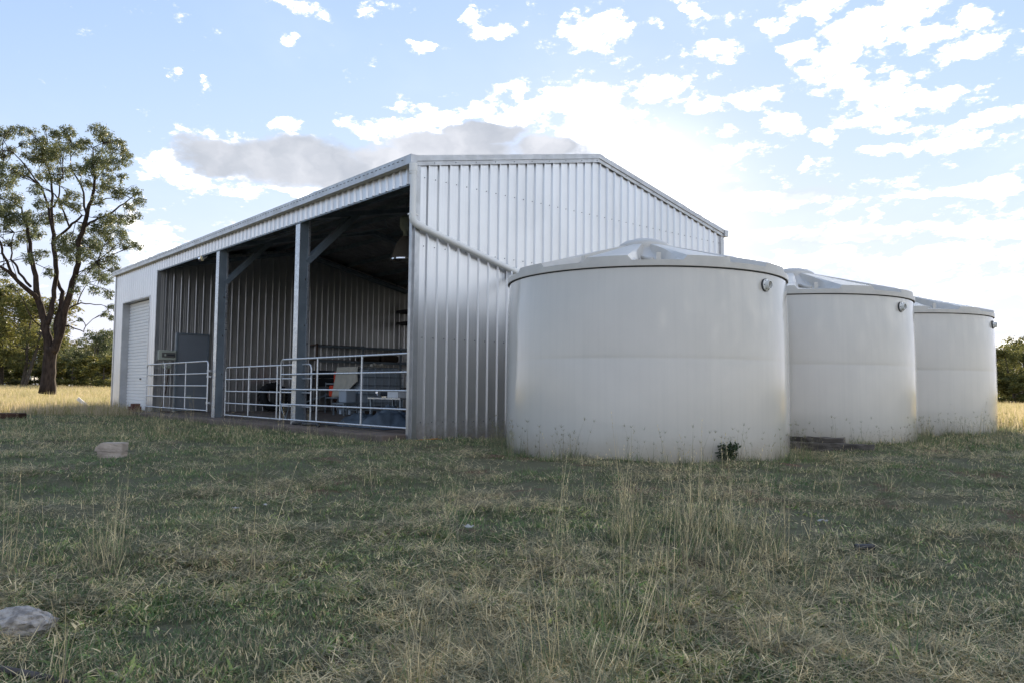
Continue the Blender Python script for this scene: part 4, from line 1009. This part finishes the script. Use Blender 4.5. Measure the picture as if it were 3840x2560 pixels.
# ------------------------------------------------------------------ grass
def blade(V, F, MI, mi, p, yaw, lean, h, wd, curl=.5, seg=3):
    d = Vector((math.cos(yaw), math.sin(yaw), 0)); s = Vector((-d.y, d.x, 0)); o = len(V); q = Vector(p)
    for k in range(seg+1):
        t = k/seg; a = lean+curl*t; ww = wd*(1-t**1.6)*.5+.0002
        if k < seg: V.append(q-s*ww); V.append(q+s*ww)
        else: V.append(q.copy())
        q = q+(d*math.sin(a)+Vector((0, 0, math.cos(a))))*h/seg
    for k in range(seg-1): F.append((o+2*k, o+2*k+1, o+2*k+3, o+2*k+2)); MI.append(mi)
    F.append((o+2*(seg-1), o+2*(seg-1)+1, o+2*seg)); MI.append(mi)
def clump(name, fn, mats):
    V = []; F = []; MI = []; fn(V, F, MI)
    me = bpy.data.meshes.new(name); me.from_pydata([tuple(v) for v in V], [], F)
    for m_ in mats: me.materials.append(m_)
    me.polygons.foreach_set('material_index', MI); me.update()
    return me
GM = [M['g_green'], M['g_olive'], M['g_straw'], M['g_leaf']]
def turf(seed, nb=46, R0=.10, green=.6, hmul=1.0):
    def f(V, F, MI):
        r = random.Random(seed)
        for _ in range(nb):
            a = r.uniform(0, 6.28); d = R0*math.sqrt(r.random()); t = r.random()
            mi = 0 if t < green else (1 if t < green+.28 else 2)
            blade(V, F, MI, mi, (math.cos(a)*d, math.sin(a)*d, -.005), r.uniform(0, 6.28), r.uniform(.35, 1.45), r.uniform(.018, .055)*hmul*.85, r.uniform(.0024, .0046), r.uniform(-.2, .6))
    return f
def litter(seed, nb=30, R0=.12):
    def f(V, F, MI):
        r = random.Random(seed)
        for _ in range(nb):
            a = r.uniform(0, 6.28); d = R0*math.sqrt(r.random())
            blade(V, F, MI, 2 if r.random() < .75 else 1, (math.cos(a)*d, math.sin(a)*d, r.uniform(.004, .03)), r.uniform(0, 6.28), r.uniform(1.2, 1.62), r.uniform(.04, .15), r.uniform(.002, .004), r.uniform(-.15, .15), 2)
    return f
def broad(seed, nb=13):
    def f(V, F, MI):
        r = random.Random(seed)
        for _ in range(nb):
            a = r.uniform(0, 6.28); d = .07*math.sqrt(r.random()); t = r.random()
            blade(V, F, MI, 3 if t < .66 else 2, (math.cos(a)*d, math.sin(a)*d, 0), r.uniform(0, 6.28), r.uniform(.8, 1.5), r.uniform(.025, .06), r.uniform(.006, .012), r.uniform(.1, .9))
    return f
def tall(seed, ns=5, H=.45, heads=.5, R0=.07):
    def f(V, F, MI):
        r = random.Random(seed)
        for _ in range(ns):
            a = r.uniform(0, 6.28); d = R0*r.random(); p = (math.cos(a)*d, math.sin(a)*d, 0); y = r.uniform(0, 6.28); ln = abs(r.gauss(0, .34)); h = H*r.uniform(.55, 1.1); cu = r.uniform(.0, .55)
            o = len(V); blade(V, F, MI, 2 if r.random() < .8 else 1, p, y, ln, h, r.uniform(.0019, .0030), cu, 6)
            tip = V[-1]; V_prev = V[-3]; dd = (tip-V_prev).normalized()
            if r.random() < heads:
                for q in range(5): blade(V, F, MI, 2, tip-dd*.012*q*2, y+q*2.2, math.acos(max(-1, min(1, dd.z)))+r.uniform(-.3, .3), .018, .004, 0, 2)
            for q in range(2):
                tt = r.uniform(.2, .6); blade(V, F, MI, r.choice((1, 2)), Vector(p)+(V_prev-Vector(p))*tt, r.uniform(0, 6.28), r.uniform(.5, 1.0), r.uniform(.05, .12), .0028, r.uniform(.2, .9), 3)
        for _ in range(26): blade(V, F, MI, r.choice((0, 1, 1, 2)), (r.uniform(-.09, .09), r.uniform(-.09, .09), 0), r.uniform(0, 6.28), r.uniform(.1, 1.0), r.uniform(.08, .24), .0036, r.uniform(.1, .8))
    return f
def windmill(seed, ns=4):
    def f(V, F, MI):
        r = random.Random(seed)
        for _ in range(ns):
            p = (r.uniform(-.08, .08), r.uniform(-.05, .05), 0); y = r.uniform(0, 6.28); h = r.uniform(.12, .36)
            blade(V, F, MI, 1, p, y, r.uniform(0, .35), h, .0026, r.uniform(0, .4), 5); tip = V[-1]
            for q in range(5): blade(V, F, MI, 1, tip-Vector((0, 0, .01)), y+q*1.3, r.uniform(.3, 1.2), r.uniform(.03, .05), .0030, .2, 2)
        for _ in range(16): blade(V, F, MI, r.choice((0, 0, 1)), (r.uniform(-.1, .1), r.uniform(-.06, .06), 0), r.uniform(0, 6.28), r.uniform(.1, .9), r.uniform(.06, .16), .004, r.uniform(.2, .8))
    return f
def fieldt(seed, nb=60, H=.3, R0=.35, g=.15):
    def f(V, F, MI):
        r = random.Random(seed)
        for _ in range(nb):
            a = r.uniform(0, 6.28); d = R0*math.sqrt(r.random())
            blade(V, F, MI, 1 if r.random() < g else 0, (math.cos(a)*d, math.sin(a)*d, -.02), r.uniform(0, 6.28), r.uniform(0, .7), H*r.uniform(.5, 1.2), r.uniform(.006, .014), r.uniform(0, .7), 2)
    return f
def scatter(name, label, meshes, P, rot, scl, idx):
    """one counted-as-stuff object: points carrying instances of the clump meshes through geometry nodes"""
    me = bpy.data.meshes.new(name); me.vertices.add(len(P)); me.vertices.foreach_set('co', np.asarray(P, float).ravel())
    for nm, typ, arr in (('irot', 'FLOAT_VECTOR', rot), ('iscl', 'FLOAT', scl), ('iidx', 'INT', idx)):
        at_ = me.attributes.new(nm, typ, 'POINT'); at_.data.foreach_set('vector' if typ == 'FLOAT_VECTOR' else 'value', np.asarray(arr).ravel())
    o = link(name, me); tag(o, label, kind='stuff')
    c_ = bpy.data.collections.new(name+'_clumps')
    for i, m_ in enumerate(meshes):
        so_ = bpy.data.objects.new('%s_clump_%02d' % (name, i), m_); c_.objects.link(so_)
    ng = bpy.data.node_groups.new(name, 'GeometryNodeTree')
    ng.interface.new_socket('Geometry', in_out='INPUT', socket_type='NodeSocketGeometry'); ng.interface.new_socket('Geometry', in_out='OUTPUT', socket_type='NodeSocketGeometry')
    N = ng.nodes; gi = N.new('NodeGroupInput'); go = N.new('NodeGroupOutput'); ip = N.new('GeometryNodeInstanceOnPoints'); ci = N.new('GeometryNodeCollectionInfo')
    ci.inputs['Collection'].default_value = c_; ci.inputs['Separate Children'].default_value = True; ci.inputs['Reset Children'].default_value = True
    def attr(nm, dt):
        a = N.new('GeometryNodeInputNamedAttribute'); a.data_type = dt; a.inputs['Name'].default_value = nm; return [s for s in a.outputs if s.enabled and s.name == 'Attribute'][0]
    lk = ng.links.new; lk(gi.outputs[0], ip.inputs['Points']); lk(ci.outputs[0], ip.inputs['Instance']); ip.inputs['Pick Instance'].default_value = True
    lk(attr('iidx', 'INT'), ip.inputs['Instance Index']); lk(attr('irot', 'FLOAT_VECTOR'), ip.inputs['Rotation']); lk(attr('iscl', 'FLOAT'), ip.inputs['Scale'])
    lk(ip.outputs[0], go.inputs[0]); md_ = o.modifiers.new('scatter', 'NODES'); md_.node_group = ng
    return o
rg = np.random.default_rng(21)
TANKS = [(2.881, 1.559), (2.809, 5.273), (2.659, 9.035)]
def free(x, y):
    if -L-.7 < x < .03 and -.40 < y < YB+.1: return False
    for a, b in TANKS:
        if (x-a)**2+(y-b)**2 < 1.73**2: return False
    return True
from mathutils import noise as nz_
def patch(x, y, s=1.0, o=0.0): return nz_.noise(Vector((x*s+o, y*s-o, o*.7)))   # about -.6 .. .6
BARE = [(gp(62, 2372), .16), (gp(418, 1712), .17), (gp(1915, 1745), .55), (gp(2960, 1955), .45), (gp(3300, 1722), .35), (gp(1950, 1835), .35), (gp(600, 2380), .12), (gp(1250, 2500), .10), (gp(3140, 2290), .16), (gp(3560, 1730), .3)]
def wedge(n, s0, s1, t0, t1, pw=1.0):
    """n points, denser close to the viewer's side"""
    u = rg.random(n); s = s0*(s1/s0)**(u**pw); t = rg.uniform(t0, t1, n); l = t*s
    return CAM.x+FH.x*s+LH.x*l, CAM.y+FH.y*s+LH.y*l, s
def place(n, s0, s1, t0, t1, keep=None, pw=1.0, tilt=.12, smin=.8, smax=1.25, nk=1, grow=0.0):
    X, Y, S = wedge(n, s0, s1, t0, t1, pw); P = []; Rr = []; Sc = []; I = []
    for x, y, s in zip(X, Y, S):
        if not free(x, y): continue
        if keep is not None and not keep(x, y, s): continue
        P.append((x, y, gz(x, y))); Rr.append((rg.normal(0, tilt), rg.normal(0, tilt), rg.uniform(0, 6.28))); Sc.append(rg.uniform(smin, smax)*(1+grow*max(0, s-5))); I.append(int(rg.integers(0, nk)))
    return P, Rr, Sc, I
def bare(x, y):
    for p, r in BARE:
        d = math.hypot((x-p.x), (y-p.y))
        if d < r*(1+.5*patch(x, y, 4)): return True
    return False
# short turf
tm_ = [clump('turf', turf(i, 46, .10, (.75, .6, .5, .35, .62, .45)[i]), GM) for i in range(6)]
def kt(x, y, s):
    if bare(x, y) and rg.random() < .9: return False
    q = patch(x, y, .8)+.5*patch(x, y, 2.7, 3)
    return rg.random() < .97 - max(0, q-.22)*1.6
P, Rr, Sc, I = place(23000, 1.5, 13, -1.0, 1.0, kt, .72, .15, .75, 1.3, 6, .03)
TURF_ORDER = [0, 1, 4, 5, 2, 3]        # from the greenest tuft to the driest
def dryness_and_light(x, y):
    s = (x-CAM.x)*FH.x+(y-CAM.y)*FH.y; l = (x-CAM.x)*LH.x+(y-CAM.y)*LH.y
    return (patch(x, y, .6, 9)+.45)*5.0+(1.0 if s < 4.6 else -1.1)+(.8 if l > 1.5 else -.3)  # near tufts made paler: flash light on the foreground put into the colour
I = [TURF_ORDER[min(5, max(0, int(dryness_and_light(p[0], p[1])+rg.normal(0, .8))))] for p in P]
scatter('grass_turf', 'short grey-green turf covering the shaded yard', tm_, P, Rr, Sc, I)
P, Rr, Sc, I = place(18000, 10, 30, -1.0, 1.0, lambda x, y, s: rg.random() < .9, .8, .15, 1.3, 2.2, 6, .015)
scatter('grass_turf', 'short turf in the yard farther back near the shed', tm_, P, Rr, Sc, I)
# dead stems
lm_ = [clump('litter', litter(50+i), GM) for i in range(4)]
P, Rr, Sc, I = place(14500, 1.5, 13, -1.0, 1.0, lambda x, y, s: rg.random() < (.55 if s < 5 else .30)+patch(x, y, 1.3, 5)*1.3 and not (bare(x, y) and rg.random() < .6), 1.0, .06, .7, 1.3, 4, .02)
scatter('grass_litter', 'dead straw stems lying through the turf', lm_, P, Rr, Sc, I)
# broad short leaves in the foreground centre, their pale colour standing in for flash
bm_ = [clump('broad', broad(70+i), GM) for i in range(4)]
def kb(x, y, s):
    l = (x-CAM.x)*LH.x+(y-CAM.y)*LH.y; t = l/s
    return rg.random() < (.55+patch(x, y, 1.6, 8)*1.6)*(1-smooth((s-4.0)/2.5))*(.35+.65*math.exp(-((t-.02)/.28)**2))
P, Rr, Sc, I = place(13000, 1.7, 7, -.85, .85, kb, 1.0, .15, .7, 1.3, 4)
scatter('grass_leaves', 'broad yellow-green grass leaves in the foreground', bm_, P, Rr, Sc, I)
# tall dry stalks
tl_ = [clump('tall', tall(90+i, 4+i % 4, .40+.07*(i % 4), .5), GM) for i in range(7)]
CL = [(gp(2420, 1980), .62, 1.25), (gp(2190, 1900), .32, 1.2), (gp(2730, 2020), .42, 1.0), (gp(2540, 2110), .34, .9), (gp(2050, 2480), .34, .9), (gp(1700, 2380), .2, .6), (gp(2700, 2400), .25, .5), (gp(150, 2150), .25, .9), (gp(330, 2100), .3, .4), (gp(640, 1620), 1.0, .8), (gp(480, 1640), .8, .4), (gp(760, 1640), .6, .7), (gp(1000, 1660), .7, .35), (gp(3780, 1660), 1.2, .8), (gp(2300, 2350), .35, .4), (gp(2900, 2250), .4, .35), (gp(1780, 1960), .3, .3), (gp(150, 1640), 1.0, .35)]
def ktall(x, y, s):
    if bare(x, y): return False
    pr_ = .009
    for p, r, w_ in CL:
        d2 = ((x-p.x)**2+(y-p.y)**2)/(r*r)
        if d2 < 6: pr_ += w_*.55*math.exp(-d2*1.6)
    return rg.random() < pr_
P, Rr, Sc, I = place(4600, 1.9, 16, -.8, .8, ktall, .62, .10, .65, 1.25, 7)
scatter('tall_dry_grass', 'tall pale dry grass stalks with seed heads in the yard', tl_, P, Rr, Sc, I)
# seeding grass round tank feet and along the slab
wm_ = [clump('windmill', windmill(120+i, 3+i % 3), GM) for i in range(5)]
P = []; Rr = []; Sc = []; I = []
for (a, b) in TANKS:
    for _ in range(110):
        an = rg.uniform(R_(-150), R_(40)); r = 1.75+abs(rg.normal(0, .16)); x, y = a+r*math.cos(an), b+r*math.sin(an)
        if not free(x, y): continue
        P.append((x, y, gz(x, y))); Rr.append((0, 0, rg.uniform(0, 6.28))); Sc.append(rg.uniform(.35, 1.0)**1.3*1.3); I.append(int(rg.integers(0, 5)))
for _ in range(260):
    x = rg.uniform(-15.8, 0); y = -.43-abs(rg.normal(0, .16)); P.append((x, y, gz(x, y))); Rr.append((0, 0, rg.uniform(0, 6.28))); Sc.append(rg.uniform(.4, 1.0)); I.append(int(rg.integers(0, 5)))
for _ in range(60):
    y = rg.uniform(0, 2.5); x = .08+abs(rg.normal(0, .1)); P.append((x, y, gz(x, y))); Rr.append((0, 0, rg.uniform(0, 6.28))); Sc.append(rg.uniform(.4, .9)); I.append(int(rg.integers(0, 5)))
scatter('seeding_grass', 'thin seeding grass round the tank feet and slab edge', wm_, P, Rr, Sc, I)
# golden field beyond the shade
fm_ = [clump('field', fieldt(140+i, 70, .22+.04*i, .4, (.1, .3, .15, .5)[i]), [M['g_field'], M['g_fieldg']]) for i in range(4)]
def kf(x, y, s):
    l = (x-CAM.x)*LH.x+(y-CAM.y)*LH.y
    if s < 19 and l < 0: return False
    if l > 0 and s < 15: return False
    if abs(l/s) < .30 and s > 15: return False
    return True
P, Rr, Sc, I = place(22000, 15, 85, -.95, .95, kf, .75, .05, .8, 1.25, 4, .006)
scatter('field_grass', 'golden dry grass of the sunlit field around the shed', fm_, P, Rr, Sc, I)
